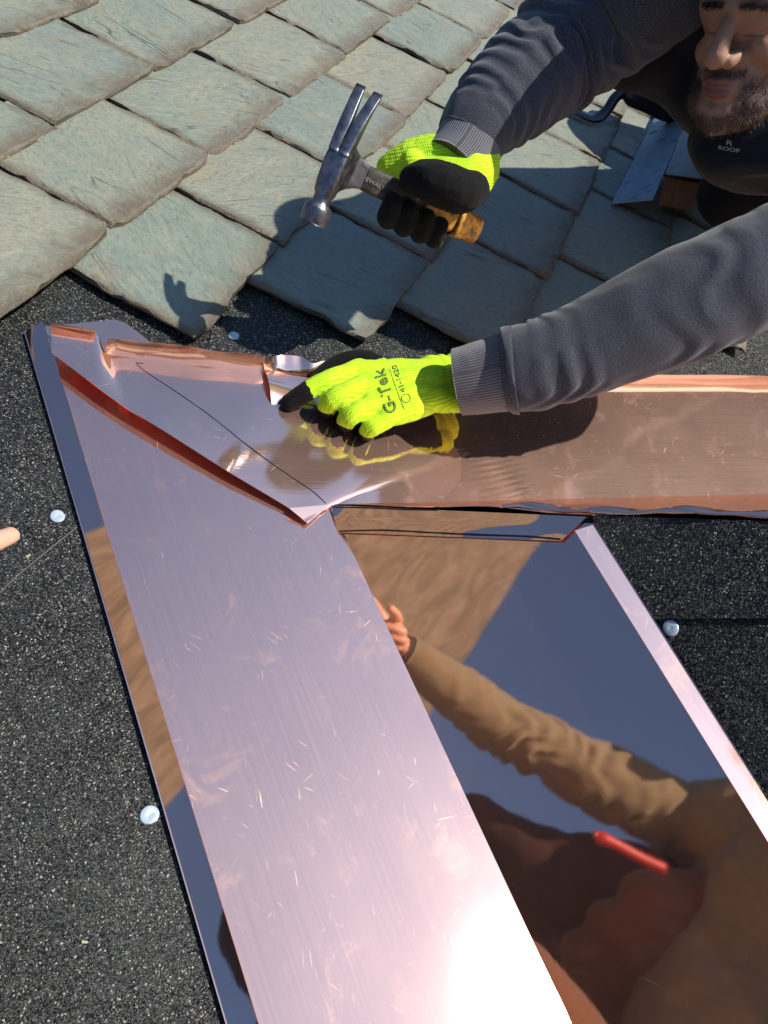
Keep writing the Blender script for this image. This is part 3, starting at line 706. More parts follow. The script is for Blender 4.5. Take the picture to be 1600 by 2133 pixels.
for a, b, r in (((750, 775), (900, 775), .021), ((755, 808), (905, 795), .024), ((775, 842), (908, 815), .022), ((805, 868), (905, 830), .019)):
    sp.append(chain([ON(*a, .052, r * .8), ON((a[0] + b[0]) / 2, (a[1] + b[1]) / 2 + 2, .056, r), ON(*b, .058, r * .95)]))
for a, b, r in (((775, 800), (890, 790), .020), ((800, 850), (890, 830), .018)):
    sp.append(chain([ON(*a, .034, r * .8, 1.), ON(*b, .040, r, 1.)]))
for y0, r in ((770, .022), (803, .029), (832, .022)):
    sp.append(chain([ON(895, y0 - 2, .058, r * .95), ON(935, y0 - 1, .060, r), ON(975, y0 - 3, .062, r)]))
v, f, nn, coat = blob(sp, .0021, 6)
along = nrm(on(900, 795) - on(740, 820)); across = np.cross(NR, along)
kn = np.stack([v @ along, v @ across, v @ NR], -1)
pal = np.clip((-(nn @ NR) - .15) * 3, 0, 1); wri = np.clip(((v - on(860, 800)) @ along) / .02, 0, 1)
coat = np.maximum(coat * (1 - .0), pal * (1 - wri))
# loose wrinkles towards the wrist
wr = np.clip(((v - on(845, 800)) @ along) / .03, 0, 1) * np.clip((.075 - ((v - on(845, 800)) @ along)) / .02, 0, 1)
v = v + nn * (.0016 * np.sin(((v @ along) + .010 * n2((v @ across) * 40, v @ along * 10, 4)) * 2 * math.pi / .017) * wr)[:, None]
v = v + nn * (.0009 * vn(v * 90, 3))[:, None]
gloveL = make('glove', v, f, GLOVE_L, worker, attrs={'kn': kn, 'coat': coat})
# right glove wrapped round the handle
HC = JH + hb * .15
vv_ = nrm(-HC); wv = nrm(np.cross(vv_, hb)); wv = wv if wv[1] > 0 else -wv
sp = []
for q, r in ((HL - .084, .0142), (HL - .058, .0146), (HL - .032, .0142), (HL - .009, .0128)):
    c_ = base_h + hb * q
    sp.append(chain([[*(c_ + wv * .040 - vv_ * .022), r * 1.1, 0], [*(c_ + wv * .010 - vv_ * .038), r * 1.1, 0], [*(c_ - wv * .022 - vv_ * .028), r, .0], [*(c_ - wv * .031 - vv_ * .004), r, .45], [*(c_ - wv * .026 + vv_ * .010), r, 1.], [*(c_ - wv * .011 + vv_ * .017), r * .85, 1.]]))
sp.append(chain([AT(985, 394, .905, .022, 1.), AT(957, 398, .885, .027, 1.), AT(918, 384, .875, .0265, 1.), AT(884, 374, .878, .0235, 1.), AT(862, 374, .885, .0185, 1.)]))
sp.append(chain([AT(818, 352, .955, .022), AT(860, 338, .950, .029), AT(915, 334, .945, .033), AT(960, 345, .945, .035), AT(985, 335, .955, .037)]))
sp.append(chain([AT(845, 372, .945, .024), AT(910, 375, .935, .032), AT(965, 378, .930, .033), AT(985, 350, .95, .036)]))
v, f, nn, coat = blob(sp, .0021, 6)
along = nrm(at(985, 350, .95) - at(840, 370, .94)); across = nrm(np.cross(along, vv_))
kn = np.stack([v @ along, v @ across, v @ vv_], -1)
v = v + nn * (.0010 * vn(v * 80, 5))[:, None]
gloveR = make('glove', v, f, GLOVE_L, worker, attrs={'kn': kn, 'coat': coat})
# sleeves
def folds(rngs, seed):
    def fn(U, T, L):
        d = .0025 * n2(U * 5, np.cos(T) * 1.5 + np.sin(T) * .7, seed, 3) + .0012 * n2(U * 16, np.sin(T) * 2, seed + 3, 2)
        for u0, u1, freq, amp, t0, k in rngs:
            m = np.clip((U - u0) / .06, 0, 1) * np.clip((u1 - U) / .06, 0, 1) * (.35 + .65 * np.clip(np.cos(T - t0), 0, 1) ** k)
            ph = U * freq + .9 * n2(T * 1.2, U * 6, seed + 9, 2) + .5 * np.cos(T - t0)
            s_ = np.sin(2 * math.pi * ph); d = d + amp * m * (np.abs(s_) ** .7 * np.sign(s_)) * (.55 + .75 * n2(U * 11, T * 1.1, seed + 21))
        return d
    return fn
def P5(x, y, d, a, b=None): return [*at(x, y, d), a, b or a]
v, f, uv = tube([P5(975, 296, .950, .0420, .043), P5(1000, 258, .950, .0455, .049), P5(1040, 215, .955, .054, .057), P5(1100, 160, .965, .063, .066), P5(1165, 112, .975, .070, .072), P5(1250, 55, .97, .072, .074), P5(1350, -45, .93, .086, .086), P5(1450, -145, .89, .096, .096)], 260, 80,
                disp=folds([(.06, .52, 17, .0062, 2.4, 1), (.35, .8, 8, .008, 5.2, 1), (.3, .75, 12, .004, .8, 1)], 5))
sleeveR = make('sleeve', v, f, SWEAT, worker, uv)
v, f, uv = tube([P5(938, 350, .938, .0385, .041), P5(962, 322, .944, .0395, .042), P5(985, 284, .950, .041, .044), P5(995, 268, .951, .040, .042)], 30, 64, disp=lambda U, T, L: .0006 * n2(U * 4, T, 3) + .0015 * np.clip((U - .9) / .1, 0, 1))
make('cuff', v, f, RIB, worker, uv)
v, f, uv = tube([P5(1060, 773, .985, .052, .0535), P5(1078, 770, .983, .0555, .058), P5(1130, 758, .978, .058, .060), P5(1250, 713, .965, .060, .0635), P5(1420, 637, .945, .068, .072), P5(1600, 556, .93, .070, .072), P5(1760, 480, .93, .072, .074), P5(1850, 380, .94, .074, .076), P5(1830, 230, .96, .078, .08), P5(1760, 120, 1.0, .085, .085)], 260, 80,
                disp=folds([(.0, .16, 24, .0034, 1.2, 1), (.16, .62, 9, .0036, 2.6, 1), (.2, .7, 15, .0018, .4, 1)], 15))
sleeveL = make('sleeve', v, f, SWEAT, worker, uv)
v, f, uv = tube([P5(953, 796, 1.005, .0440, .0455), P5(985, 790, 1.0, .0460, .0475), P5(1030, 780, .993, .0485, .0505), P5(1062, 773, .986, .0505, .0525)], 40, 72, disp=lambda U, T, L: .0008 * n2(U * 3, T * 1.2, 7, 2))
make('cuff', v, f, RIB, worker, uv)
v, f, uv = tube([P5(1052, 775, .986, .0500, .0520), P5(1058, 774, .985, .0555, .0575), P5(1066, 772, .984, .0570, .059), P5(1074, 771, .983, .0545, .057)], 12, 64, disp=lambda U, T, L: .0010 * n2(U * 2, T * 2, 9, 2)); make('cuff_seam', v, f, SWEAT, worker, uv)
# torso
sp = [chain([AT(1465, -150, .885, .092), AT(1560, -90, .96, .105), AT(1700, 20, 1.03, .11), AT(1760, 110, 1.03, .09)]),
      chain([AT(1330, 70, 1.02, .075), AT(1440, 85, 1.03, .085), AT(1540, 140, 1.04, .10), AT(1640, 210, 1.06, .11), AT(1740, 260, 1.15, .12)]),
      chain([AT(1560, -60, 1.0, .12), AT(1700, 20, 1.15, .16), AT(1800, 100, 1.3, .17), AT(1880, 160, 1.46, .16)]),
      chain([AT(1470, 185, 1.03, .055), AT(1530, 215, 1.0, .06), AT(1610, 262, .985, .058), AT(1700, 300, 1.02, .07)]),
      chain([AT(1560, 160, .98, .06), AT(1620, 180, .97, .07), AT(1700, 200, 1.0, .09)]),
      chain([AT(1500, -20, .95, .085), AT(1530, -30, .93, .085), AT(1670, 45, .98, .095)]),
      chain([AT(1600, 140, 1.08, .12), AT(1700, 190, 1.18, .14), AT(1790, 220, 1.32, .15), AT(1880, 230, 1.46, .15)])]
v, f, nn, coat = blob(sp, .009, 8)
v = v + nn * (.006 * vn(v * 9, 3) + .003 * vn(v * 24, 4))[:, None]
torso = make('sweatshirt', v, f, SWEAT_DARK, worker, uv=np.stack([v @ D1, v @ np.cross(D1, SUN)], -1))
# hips and legs, kneeling
sp = [chain([AT(1850, 240, 1.42, .15), AT(1900, 200, 1.5, .15)]), chain([AT(1790, -50, 1.5, .14), AT(1890, 40, 1.55, .16), AT(1980, 150, 1.6, .15)]),
      chain([AT(1850, 270, 1.42, .10), AT(1700, 340, 1.40, .095), AT(1560, 385, 1.42, .082), AT(1530, 400, 1.45, .075)]), chain([AT(1530, 400, 1.45, .07), AT(1690, 440, 1.55, .065), AT(1760, 400, 1.7, .06)]), chain([AT(1760, 400, 1.7, .055), AT(1860, 320, 1.95, .045)]),
      chain([AT(1880, 160, 1.5, .10), AT(1720, 190, 1.62, .085), AT(1590, 260, 1.72, .07)]), chain([AT(1590, 260, 1.72, .065), AT(1700, 170, 1.95, .055), AT(1780, 130, 2.1, .045)])]
v, f, nn, coat = blob(sp, .010, 8); v = v + nn * (.006 * vn(v * 12, 3))[:, None]
make('trousers', v, f, TROUSER, worker, uv=np.stack([v @ D1, v @ D2], -1))

# head
SKIN = Mt('skin'); _o = SKIN.attr('kn', 'Vector'); fl = SKIN.attr('coat')
_n = SKIN.noise(_o, 130, 4, .6); _b = SKIN.noise(_o, 18, 3)
_c = SKIN.mix(_b, (.27, .135, .078), (.36, .19, .115)); _c = SKIN.mix(SKIN.ramp(_n, [(.35, .25), (.6, 0.)]), _c, (.20, .085, .05))
_c = SKIN.mix(SKIN.attr('lip'), _c, (.19, .065, .055)); _c = SKIN.mix(SKIN.math('MULTIPLY', SKIN.attr('stubble'), .78), _c, (.035, .022, .017))
SKIN.set(Base_Color=_c, Roughness=.6, Normal=SKIN.bump(_n, .5, .0007)); SKIN.p.inputs['Subsurface Weight'].default_value = .12; SKIN.p.inputs['Subsurface Radius'].default_value = (.008, .003, .0015); SKIN.p.inputs['Subsurface Scale'].default_value = .6; SKIN = SKIN.m
HAIR = plain('dark_hair', (.012, .009, .008), .45).m
FW = nrm([-.76, -.43, .48]); FU = np.array([.22, .86, .40]); FU = nrm(FU - FW * (FW @ FU)); FR = np.cross(FU, FW)    # forward, up, his left
nose_tip = at(1478, 126, .84)
HD = nose_tip - FW * .122 * .84 + FU * .012 * .84
HSC = .84
def hd(x, y, z): return HD + (FR * x + FU * y + FW * z) * HSC       # head coordinates: x to his left, y up, z forward
def hs(x, y, z, r, c=0.): return [*hd(x, y, z), r * HSC, c]
sp = [chain([hs(0, .045, -.02, .083), hs(0, .05, .015, .080)], 6), chain([hs(0, -.01, .0, .074), hs(0, -.03, .02, .066)], 5),
      chain([hs(-.028, -.075, .045, .034), hs(0, -.085, .066, .030), hs(.028, -.075, .045, .034)], 7),          # jaw
      chain([hs(-.052, -.045, .0, .034), hs(-.028, -.075, .045, .033)], 6), chain([hs(.052, -.045, .0, .034), hs(.028, -.075, .045, .033)], 6),
      chain([hs(0, -.092, .078, .018), hs(0, -.096, .076, .018)], 3),                                             # chin
      chain([hs(-.034, .0, .052, .020), hs(-.045, -.012, .040, .024)], 4), chain([hs(.036, .0, .056, .022), hs(.046, -.012, .042, .026)], 4),   # cheeks
      chain([hs(-.052, .044, .055, .016), hs(-.022, .046, .077, .014), hs(0, .046, .079, .015), hs(.022, .046, .077, .014), hs(.052, .044, .055, .016)], 14),  # brow
      chain([hs(0, .038, .082, .011), hs(0, .018, .095, .0115), hs(0, -.002, .104, .0142), hs(0, -.010, .106, .0160)], 12),       # nose
      chain([hs(-.0135, -.015, .096, .0102), hs(-.016, -.012, .084, .0112)], 3), chain([hs(.0135, -.015, .096, .0102), hs(.016, -.012, .084, .0112)], 3),
      chain([hs(-.019, -.05, .060, .019), hs(0, -.05, .072, .022), hs(.020, -.05, .062, .020)], 7),              # mouth mound
      chain([hs(-.025, -.045, .076, .0050, 1), hs(-.009, -.0395, .0925, .0052, 1), hs(0, -.0412, .0950, .0048, 1), hs(.009, -.0395, .0925, .0052, 1), hs(.025, -.045, .076, .0050, 1)], 16),
      chain([hs(-.023, -.050, .076, .0050, 1), hs(-.010, -.0550, .089, .0068, 1), hs(.010, -.0550, .089, .0068, 1), hs(.023, -.050, .076, .0050, 1)], 14),
      chain([hs(-.031, .022, .064, .0145)] * 2, 2), chain([hs(.031, .022, .064, .0145)] * 2, 2),                   # eyes under lids
      chain([hs(0, -.04, -.04, .058), hs(.0, -.09, -.07, .056), hs(.01, -.13, -.09, .058)], 8)]
v, f, nn, coat = blob(sp, .0020, 4)
q = (v - HD) / HSC; hx, hy, hz = q @ FR, q @ FU, q @ FW
lip = np.clip((coat - .5) * 5, 0, 1)
jaw = np.clip((-.030 - hy - .25 * np.clip(np.abs(hx) - .03, 0, 1) * -1 + .9 * np.clip(.055 - hz, 0, .06)) / .02, 0, 1)
chk = np.clip((hz - .045) / .02, 0, 1) * np.clip((hy + .062) / .008, 0, 1) * np.clip((np.abs(hx) - .028 + .0) / .006, 0, 1) * 0
must = np.clip(1 - np.abs(hy + .031) / .009, 0, 1) * (np.abs(hx) < .032) * (hz > .06)
low = np.clip((-.080 - hy + .25 * np.abs(hx)) / .010, 0, 1); side = np.clip((np.abs(hx) - .024 + .2 * (hz - .07)) / .012, 0, 1) * np.clip((-.026 - hy + .5 * np.clip(.04 - hz, 0, .1)) / .02, 0, 1)
soul = np.clip(1 - np.abs(hx) / .009, 0, 1) * np.clip(1 - np.abs(hy + .069) / .007, 0, 1)
brow = np.clip(1 - np.abs(hy - .047 + .10 * np.clip(np.abs(hx) - .03, 0, 1)) / .006, 0, 1) * (np.abs(hx) > .011) * (np.abs(hx) < .055) * (hz > .03)
beard = (hy > -.118) * np.clip(np.maximum(np.maximum(low, side), np.maximum(must * 1.2, soul * .7)), 0, 1) * (1 - lip) * (hz > -.05)
lash = np.clip(1 - np.abs(hy - .013 + 0 * hx) / .0018, 0, 1) * (np.abs(np.abs(hx) - .031) < .014) * (hz > .06)
hairz = np.clip((hy - .075 - .6 * np.clip(hz, -.1, .2) * 0 + .9 * np.clip(-.0 - hz, 0, .2)) / .012, 0, 1) * ((hy > .10) | (hz < .0))
stub = np.clip(np.maximum(np.maximum(beard * .9, brow * 1.2), np.maximum(lash * 1.2, hairz * 1.2)), 0, 1.2)
body = make('body', v, f, SKIN, worker, attrs={'kn': np.stack([hx, hy, hz], -1), 'coat': coat, 'lip': lip, 'stubble': stub})
# short beard, brows: fine tapering hairs
def strands(name, mask, count, ln, parent, down=.8, hw=.00022):
    fv = np.array([q[:3] for q in f]); w = mask[fv].mean(1); w = w / w.sum(); pick = rng.choice(len(fv), count, p=w)
    a, b = rng.random((2, count)); sw = a + b > 1; a[sw], b[sw] = 1 - a[sw], 1 - b[sw]
    P0, P1, P2 = v[fv[pick, 0]], v[fv[pick, 1]], v[fv[pick, 2]]
    p = P0 + (P1 - P0) * a[:, None] + (P2 - P0) * b[:, None]; N_ = nn[fv[pick, 0]]
    d = N_ * .75 - FU * down + rng.normal(0, .35, (count, 3)); d /= np.linalg.norm(d, axis=1)[:, None]
    s_ = np.cross(d, rng.normal(0, 1, (count, 3))); s_ /= np.linalg.norm(s_, axis=1)[:, None]
    L_ = (ln * rng.uniform(.5, 1.2, count))[:, None]
    V = np.stack([p - s_ * hw, p + s_ * hw, p + d * L_ + FW * 0], 1).reshape(-1, 3)
    o = make(name, V, np.arange(count * 3).reshape(-1, 3), HAIR, parent); o['kind'] = 'stuff'; return o
HEADV, HEADF, HEADA = np.stack([hx, hy, hz], -1), f, {'kn': np.stack([hx, hy, hz], -1), 'coat': coat, 'lip': lip, 'stubble': np.clip(stub - beard * .8, 0, 1.2)}
strands('beard', beard ** 1.3, 11000, .0065, worker)
strands('eyebrow', brow, 700, .007, worker, -.1)
sp = [chain([hs(-.03, -.135, -.01, .05), hs(.0, -.135, .015, .052), hs(.045, -.125, -.01, .055)], 9), chain([hs(.0, -.14, .0, .06), hs(.03, -.15, -.08, .075), hs(.05, -.12, -.16, .09)], 9), chain([hs(-.05, -.12, -.05, .055), hs(-.06, -.06, -.11, .06)], 6)]
kv, kf, kn_, kc = blob(sp, .005, 8); kv = kv + kn_ * (.003 * vn(kv * 22, 6))[:, None]
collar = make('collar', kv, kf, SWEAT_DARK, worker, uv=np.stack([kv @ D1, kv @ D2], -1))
CAPM = m_fabric('added_cap_cloth', (.012, .013, .018), (.03, .032, .04))  # cap and brim added out of view to block sun from the raised sleeve
sp = [chain([hs(0, .075, -.03, .088), hs(0, .085, .01, .086)], 5)]
cv, cf, cn, cc_ = blob(sp, .005, 6); keep = (((cv - HD) @ FU) > .068 * HSC); cf = [q for q in cf if all(keep[i] for i in q)]
cap = make('cap', cv, cf, CAPM, worker, uv=np.stack([cv @ D1, cv @ D2], -1), thick=.002)
def brim(u, w):
    a = (u - .5) * 1.7; r0 = .088; r = r0 + .070 * w * (math.cos(a) ** .5 if math.cos(a) > 0 else 0)
    return hd(r * math.sin(a), .092 + .010 * w - .016 * math.sin(a) ** 2, r * math.cos(a) - .004), (u * .2, w * .07)
sheet('added_brim', brim, 30, 8, CAPM, worker, .003)

# ------------------------------------------------------------------ lettering
def text_on(txt, objs, parent, p0, p1, size_px, m, nm='print', lift=.0014, flip=1):
    """flat lettering laid on a built surface: baseline from p0 towards p1 (as seen), letters size_px tall"""
    cu = bpy.data.curves.new('tmp', 'FONT'); cu.body = txt; cu.size = 1; cu.offset = .018; cu.resolution_u = 3
    o = bpy.data.objects.new('tmp', cu); C.objects.link(o)
    dg = bpy.context.evaluated_depsgraph_get(); me_ = o.evaluated_get(dg).to_mesh()
    tv = np.array([x.co[:] for x in me_.vertices]); tf = [tuple(p.vertices) for p in me_.polygons]
    bpy.data.objects.remove(o)
    if len(tv) == 0: return
    tv[:, 0] -= tv[:, 0].min(); wid = tv[:, 0].max(); p0 = np.array(p0, float); p1 = np.array(p1, float); dx = (p1 - p0) / wid
    up_ = nrm(np.array([dx[1], -dx[0]])) * size_px
    px = p0 + tv[:, :1] * dx + tv[:, 1:2] * up_ / .7
    pts = snap(objs, px, lift); ok = [p is not None for p in pts]
    pts = np.array([p if p is not None else np.zeros(3) for p in pts]); tf = [q for q in tf if all(ok[i] for i in q)]
    used = sorted({i for q in tf for i in q}); mp = {a: b for b, a in enumerate(used)}
    if not tf: return
    return make(nm, pts[used], [tuple(mp[i] for i in q) for q in tf], m, parent, smooth=False)
PRINT = Mt('glove_print'); PRINT.set(Base_Color=PRINT.ramp(PRINT.noise(PRINT.obj(), 500, 3, .7), [(.4, (.03, .05, .01)), (.62, (.20, .33, .02))]), Roughness=.9); PRINT = PRINT.m
text_on('G-Tek', [gloveL], gloveL, (828, 856), (800, 764), 24, PRINT, 'brand_print')
text_on('41-1420', [gloveL], gloveL, (845, 815), (826, 758), 10, PRINT, 'number_print')
ink_on([gloveL], [(842, 852), (826, 810), (811, 767)], gloveL, .0005, 20, 'print_rule', PRINT)
ink_on([gloveL], [(846 + 9 * math.cos(a), 829 + 9 * math.sin(a)) for a in np.linspace(0, 6.3, 14)], gloveL, .0006, 30, 'print_ring', PRINT)
WHITE = plain('shirt_print', (.30, .30, .31), .9).m
text_on('R', [collar, torso], torso, (1512, 300), (1526, 304), 10, WHITE, 'print')
text_on('ROOF', [collar, torso], torso, (1496, 310), (1540, 318), 8, WHITE, 'print')
EMB = plain('raised_lettering', (.16, .14, .11), .6).m
text_on('DEWALT', [shank], shank, (752, 371), (800, 397), 9, EMB, 'raised_lettering')

# ------------------------------------------------------------------ metal trough on a wooden block, slate ripper
GALV = Mt('galvanised_sheet'); _o = GALV.uv(); GALV.set(Base_Color=GALV.ramp(GALV.noise(_o, 25, 5, .65), [(.3, (.12, .155, .185)), (.7, (.20, .25, .285))]), Metallic=.25, Roughness=.42); GALV = GALV.m
WOOD = Mt('sawn_wood'); _o = WOOD.uv(); _g = WOOD.noise(WOOD.mapp(_o, (8, 90, 1)), 1, 5, .6, 1.); WOOD.set(Base_Color=WOOD.ramp(_g, [(.3, (.08, .05, .035)), (.55, (.14, .09, .06)), (.75, (.20, .13, .085))]), Roughness=.8, Normal=WOOD.bump(_g, .3, .001)); WOOD = WOOD.m
zb = .045
c0, c1, c2, c3 = on(1372, 428, zb), on(1446, 440, zb), on(1457, 380, zb + .045), on(1387, 370, zb + .045)
wx = nrm(c1 - c0); wy = nrm((c3 - c0) - wx * ((c3 - c0) @ wx)); wz = nrm(np.cross(wx, wy)); wz = wz if wz[1] > 0 else -wz
hw, hh_ = np.linalg.norm(c1 - c0) / 2, np.linalg.norm(c3 - c0) / 2
back = nrm(on(1470, 250, zb) - on(1410, 400, zb))
bc = (c0 + c1 + c2 + c3) / 4
Zb = back * .15; v, f = box(bc + Zb, wx * hw, wy * hh_, Zb)
block = make('wooden_block', v, f, WOOD, uv=np.stack([(v - bc) @ back, (v - bc) @ wx], -1), smooth=False, base=bc)
tag(block, 'brown sawn wooden block with square end under the bent metal sheet', 'wood block')
bracket = thing('metal_bracket', 'blue-grey bent sheet metal bracket with slots lying over the wooden block', 'bracket', on(1340, 400, .03))
q = [on(1383, 209, .06), on(1425, 261, .085), on(1386, 365, .095), on(1358, 416, .05), on(1272, 424, .028), on(1293, 388, .03), on(1316, 368, .03), on(1347, 281, .035)]
def strip(a0_, a1_, b0_, b1_):
    def fn(u, w): return (a0_ * (1 - u) + a1_ * u) * (1 - w) + (b0_ * (1 - u) + b1_ * u) * w, (u * .3, w * .12)
    return fn
sheet('side_sheet', strip(on(1383, 209, .04), on(1274, 424, .026), on(1427, 258, .10), on(1360, 416, .060)), 20, 6, GALV, bracket, .002)
sheet('top_sheet', strip(on(1428, 256, .102), on(1386, 362, .104), on(1500, 305, .105), on(1462, 372, .104)), 16, 6, GALV, bracket, .002)
SLOT = plain('slot_shadowed_steel', (.02, .022, .025), .8).m
side = kid(bracket, 'side_sheet')
for (a, b) in (((1353, 279), (1369, 273)), ((1393, 266), (1410, 262)), ((1370, 296), (1386, 288)), ((1402, 296), (1412, 291)), ((1364, 360), (1378, 352)), ((1302, 382), (1312, 379)), ((1338, 394), (1356, 386)), ((1350, 401), (1360, 395)), ((1314, 416), (1326, 410))):
    ink_on(side, [a, ((a[0] + b[0]) / 2, (a[1] + b[1]) / 2), b], bracket, .0022, 8, 'slot', SLOT)
BLK = Mt('black_enamel'); BLK.set(Base_Color=(.012, .012, .013, 1), Roughness=BLK.ramp(BLK.noise(BLK.obj(), 60, 4), [(.3, .22), (.7, .45)])); BLK = BLK.m
ripper = thing('slate_ripper', 'black steel slate ripper with cranked bar and fat handle behind the bent sleeve', 'ripper', on(1250, 260, .02))
def R5(x, y, z, a, b): return [*on(x, y, z), a, b]
v, f, uv = tube([R5(1110, 190, .032, .004, .02), R5(1190, 226, .036, .004, .020), R5(1236, 246, .036, .006, .017), R5(1262, 232, .050, .009, .013), R5(1282, 203, .075, .011, .013), R5(1302, 190, .090, .012, .014)], 50, 16, ref=NR); make('bar', v, f, BLK, ripper, uv)
v, f, uv = tube([R5(1300, 190, .09, .013, .015), R5(1318, 198, .09, .024, .026), R5(1350, 212, .09, .024, .026), R5(1385, 226, .088, .026, .028), R5(1420, 240, .085, .022, .024)], 30, 20, ref=NR); make('handle', v, f, BLK, ripper, uv)

# ------------------------------------------------------------------ the other person, mostly out of frame to the lower left
mate = thing('person', 'person in tan jacket whose bare fingertip shows at the left edge', 'person', roof(-1.2, .9))
SK2 = plain('bare_skin', (.55, .30, .20), .5); SK2.p.inputs['Subsurface Weight'].default_value = .1; SK2.p.inputs['Subsurface Radius'].default_value = (.008, .003, .0015)
_n = SK2.noise(SK2.obj(), 160, 4, .6); SK2.set(Base_Color=SK2.mix(_n, (.50, .27, .18), (.62, .38, .27)), Normal=SK2.bump(_n, .3, .0006)); SK2 = SK2.m
HZ = .135
def RV(x, y, d):             # the place whose mirror image in the right flange is seen at x, y
    Y = ray(x, y) * d; return Y - 2 * ((Y - RP) @ MN) * MN
sp = [chain([ON(-95, 1155, HZ + .010, .0105), ON(-50, 1146, HZ + .012, .0098), ON(-10, 1128, HZ + .008, .0092), ON(22, 1115, HZ, .0082)]),
      chain([ON(-105, 1190, HZ + .010, .0108), ON(-65, 1196, HZ + .012, .0102), ON(-35, 1190, HZ, .0092), ON(-28, 1186, HZ - .015, .0082)]),
      chain([ON(-120, 1222, HZ + .008, .0104), ON(-82, 1232, HZ + .008, .0098), ON(-60, 1226, HZ - .006, .009), ON(-58, 1220, HZ - .02, .008)]),
      chain([ON(-140, 1250, HZ + .004, .0095), ON(-110, 1262, HZ, .0088), ON(-95, 1258, HZ - .012, .0078)]),
      chain([ON(-180, 1150, HZ, .014), ON(-140, 1105, HZ - .006, .0115), ON(-100, 1085, HZ - .012, .0105), ON(-66, 1080, HZ - .016, .009)])]
for a, r in (((-95, 1157), .0150), ((-108, 1190), .0160), ((-124, 1222), .0150), ((-142, 1250), .0130)):
    sp.append(chain([ON(*a, HZ + .008, r), ON(-200 + (a[1] - 1200) * .1, 1225 + (a[1] - 1200) * .6, HZ + .012, r * 1.2), ON(-262, 1262 + (a[1] - 1200) * .35, HZ + .02, .020)]))
sp.append(chain([ON(-250, 1262, HZ + .02, .024), ON(-330, 1330, HZ + .04, .026)]))
v, f, nn, coat = blob(sp, .0022, 6); make('body', v, f, SK2, mate)
shoulder = np.array([-.26, -.26, .09])
w0 = on(-275, 1272, HZ + .02); el = np.array([-.365, -.155, -.30])
v, f, uv = tube([[*w0, .034, .036], [*(w0 * .85 + el * .15), .042, .044], [*(w0 * .45 + el * .55), .050, .052], [*el, .058, .058], [*(el * .5 + shoulder * .5), .064, .064], [*shoulder, .075, .075]], 150, 48, disp=folds([(.1, .5, 13, .006, 1., 1), (.3, .9, 9, .010, 2.6, 1), (.35, .8, 15, .006, 5., 1)], 25)); make('sleeve', v, f, TAN, mate, uv)
v, f, uv = tube([[*(w0 * 1.03 - el * .03), .031, .033], [*(w0 * .93 + el * .07), .036, .038]], 8, 40); make('cuff', v, f, m_rib('dark_knit_cuff', (.03, .028, .02), (.08, .07, .05), 2 * math.pi / .004), mate, uv)
DN = -UP; hipc = np.array([-.05, -.82, -.12])
sp = [chain([[-.24, -.27, .12, .085, 0], [-.03, -.28, .17, .11, 0], [.17, -.26, .17, .08, 0]]), chain([[-.03, -.30, .16, .13, 0], [-.10, -.52, .10, .17, 0], [*hipc, .17, 0]])]
sp.append(chain([[.17, -.27, .16, .075, 0], [.34, -.40, .08, .06, 0], [.22, -.46, -.02, .05, 0]]))
v, f, nn, coat = blob(sp, .010, 8); v = v + nn * (.016 * vn(v * 12, 3) + .010 * np.abs(vn(v * 22, 5)) + .004 * vn(v * 50, 8))[:, None]; make('jacket', v, f, TAN, mate, uv=np.stack([v @ D1, v @ D2], -1))
sp = [chain([[*RV(1010, 1700, 1.50), .05, 0], [*RV(1120, 1790, 1.48), .075, 0], [*RV(1280, 1850, 1.47), .10, 0], [*RV(1520, 1960, 1.5), .13, 0]]), chain([[*RV(1130, 1900, 1.52), .10, 0], [*RV(1250, 2100, 1.5), .15, 0]])]
v, f, nn, coat = blob(sp, .010, 6); v = v + nn * (.012 * vn(v * 14, 3) + .006 * vn(v * 34, 8))[:, None]; make('bib_overalls', v, f, m_fabric('dark_brown_cloth', (.022, .011, .008), (.05, .026, .018), 500, sheen=.02), mate, uv=np.stack([v @ D1, v @ D2], -1))
sp = []
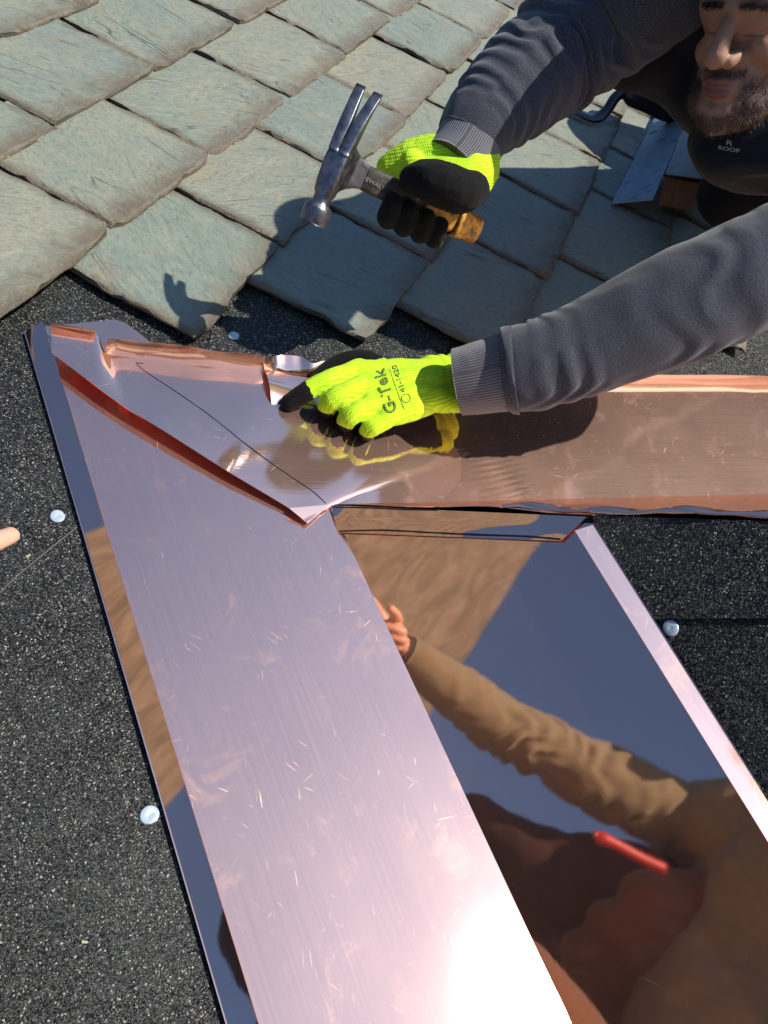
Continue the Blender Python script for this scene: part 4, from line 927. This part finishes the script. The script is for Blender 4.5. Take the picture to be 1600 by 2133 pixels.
for k_, (x0, x1, y0, y1) in enumerate(((1345, 1470, 1858, 1862), (1270, 1560, 1915, 1925), (1215, 1575, 1975, 1990), (1205, 1570, 2035, 2050), (1215, 1560, 2095, 2110))):
    sp.append(chain([[*RV(x0 + (x1 - x0) * q_, y0 + (y1 - y0) * q_, 1.33 + .03 * q_), .042, 0] for q_ in np.linspace(0, 1, 7)]))
v, f, nn, coat = blob(sp, .006, 26); v = v + nn * (.003 * vn(v * 18, 8))[:, None]
pouch = make('tool_pouch', v, f, CANVAS, uv=np.stack([v @ nrm(RV(1570, 2000, 1.33) - RV(1200, 2000, 1.3)), v @ UP], -1)); tag(pouch, 'brown canvas tool pouch, seen only as a reflection low in the shiny copper', 'pouch')
v, f, uv = tube([[*RV(1242, 1733, 1.29), .006, .006], [*RV(1258, 1742, 1.29), .012, .012], [*RV(1285, 1755, 1.29), .0095, .0095], [*RV(1330, 1782, 1.295), .0085, .0085], [*RV(1385, 1812, 1.30), .010, .010]], 24, 14); sdv = make('screwdriver_handle', v, f, plain('red_plastic', (.40, .025, .018), .5).m, uv=uv); tag(sdv, 'red tool handle standing out of the pouch, seen in the copper reflection', 'tool handle')
mf = nrm(np.array([-.1, -.25, -1.])); mu_ = nrm(UP - mf * (UP @ mf)); mr_ = np.cross(mu_, mf)
hv = np.array([0, .045, .20]) + (HEADV[:, :1] * mr_ + HEADV[:, 1:2] * mu_ + HEADV[:, 2:] * mf) * .88
make('head', hv, HEADF, SKIN, mate, attrs=HEADA)
knee1 = on(300, 2900, .07); knee2 = np.array([.35, -.95, -.45])
sp = [chain([[*hipc, .13, 0], [*(hipc * .5 + knee1 * .5), .09, 0], [*knee1, .07, 0]]), chain([[*hipc, .13, 0], [*(hipc * .5 + knee2 * .5 + UP * .05), .09, 0], [*knee2, .075, 0]]), chain([[*knee2, .07, 0], [*(knee2 + DN * .1 + np.array([.1, -.3, .1])), .055, 0]])]
v, f, nn, coat = blob(sp, .012, 8); make('trousers', v, f, CANVAS, mate, uv=np.stack([v @ D1, v @ D2], -1))
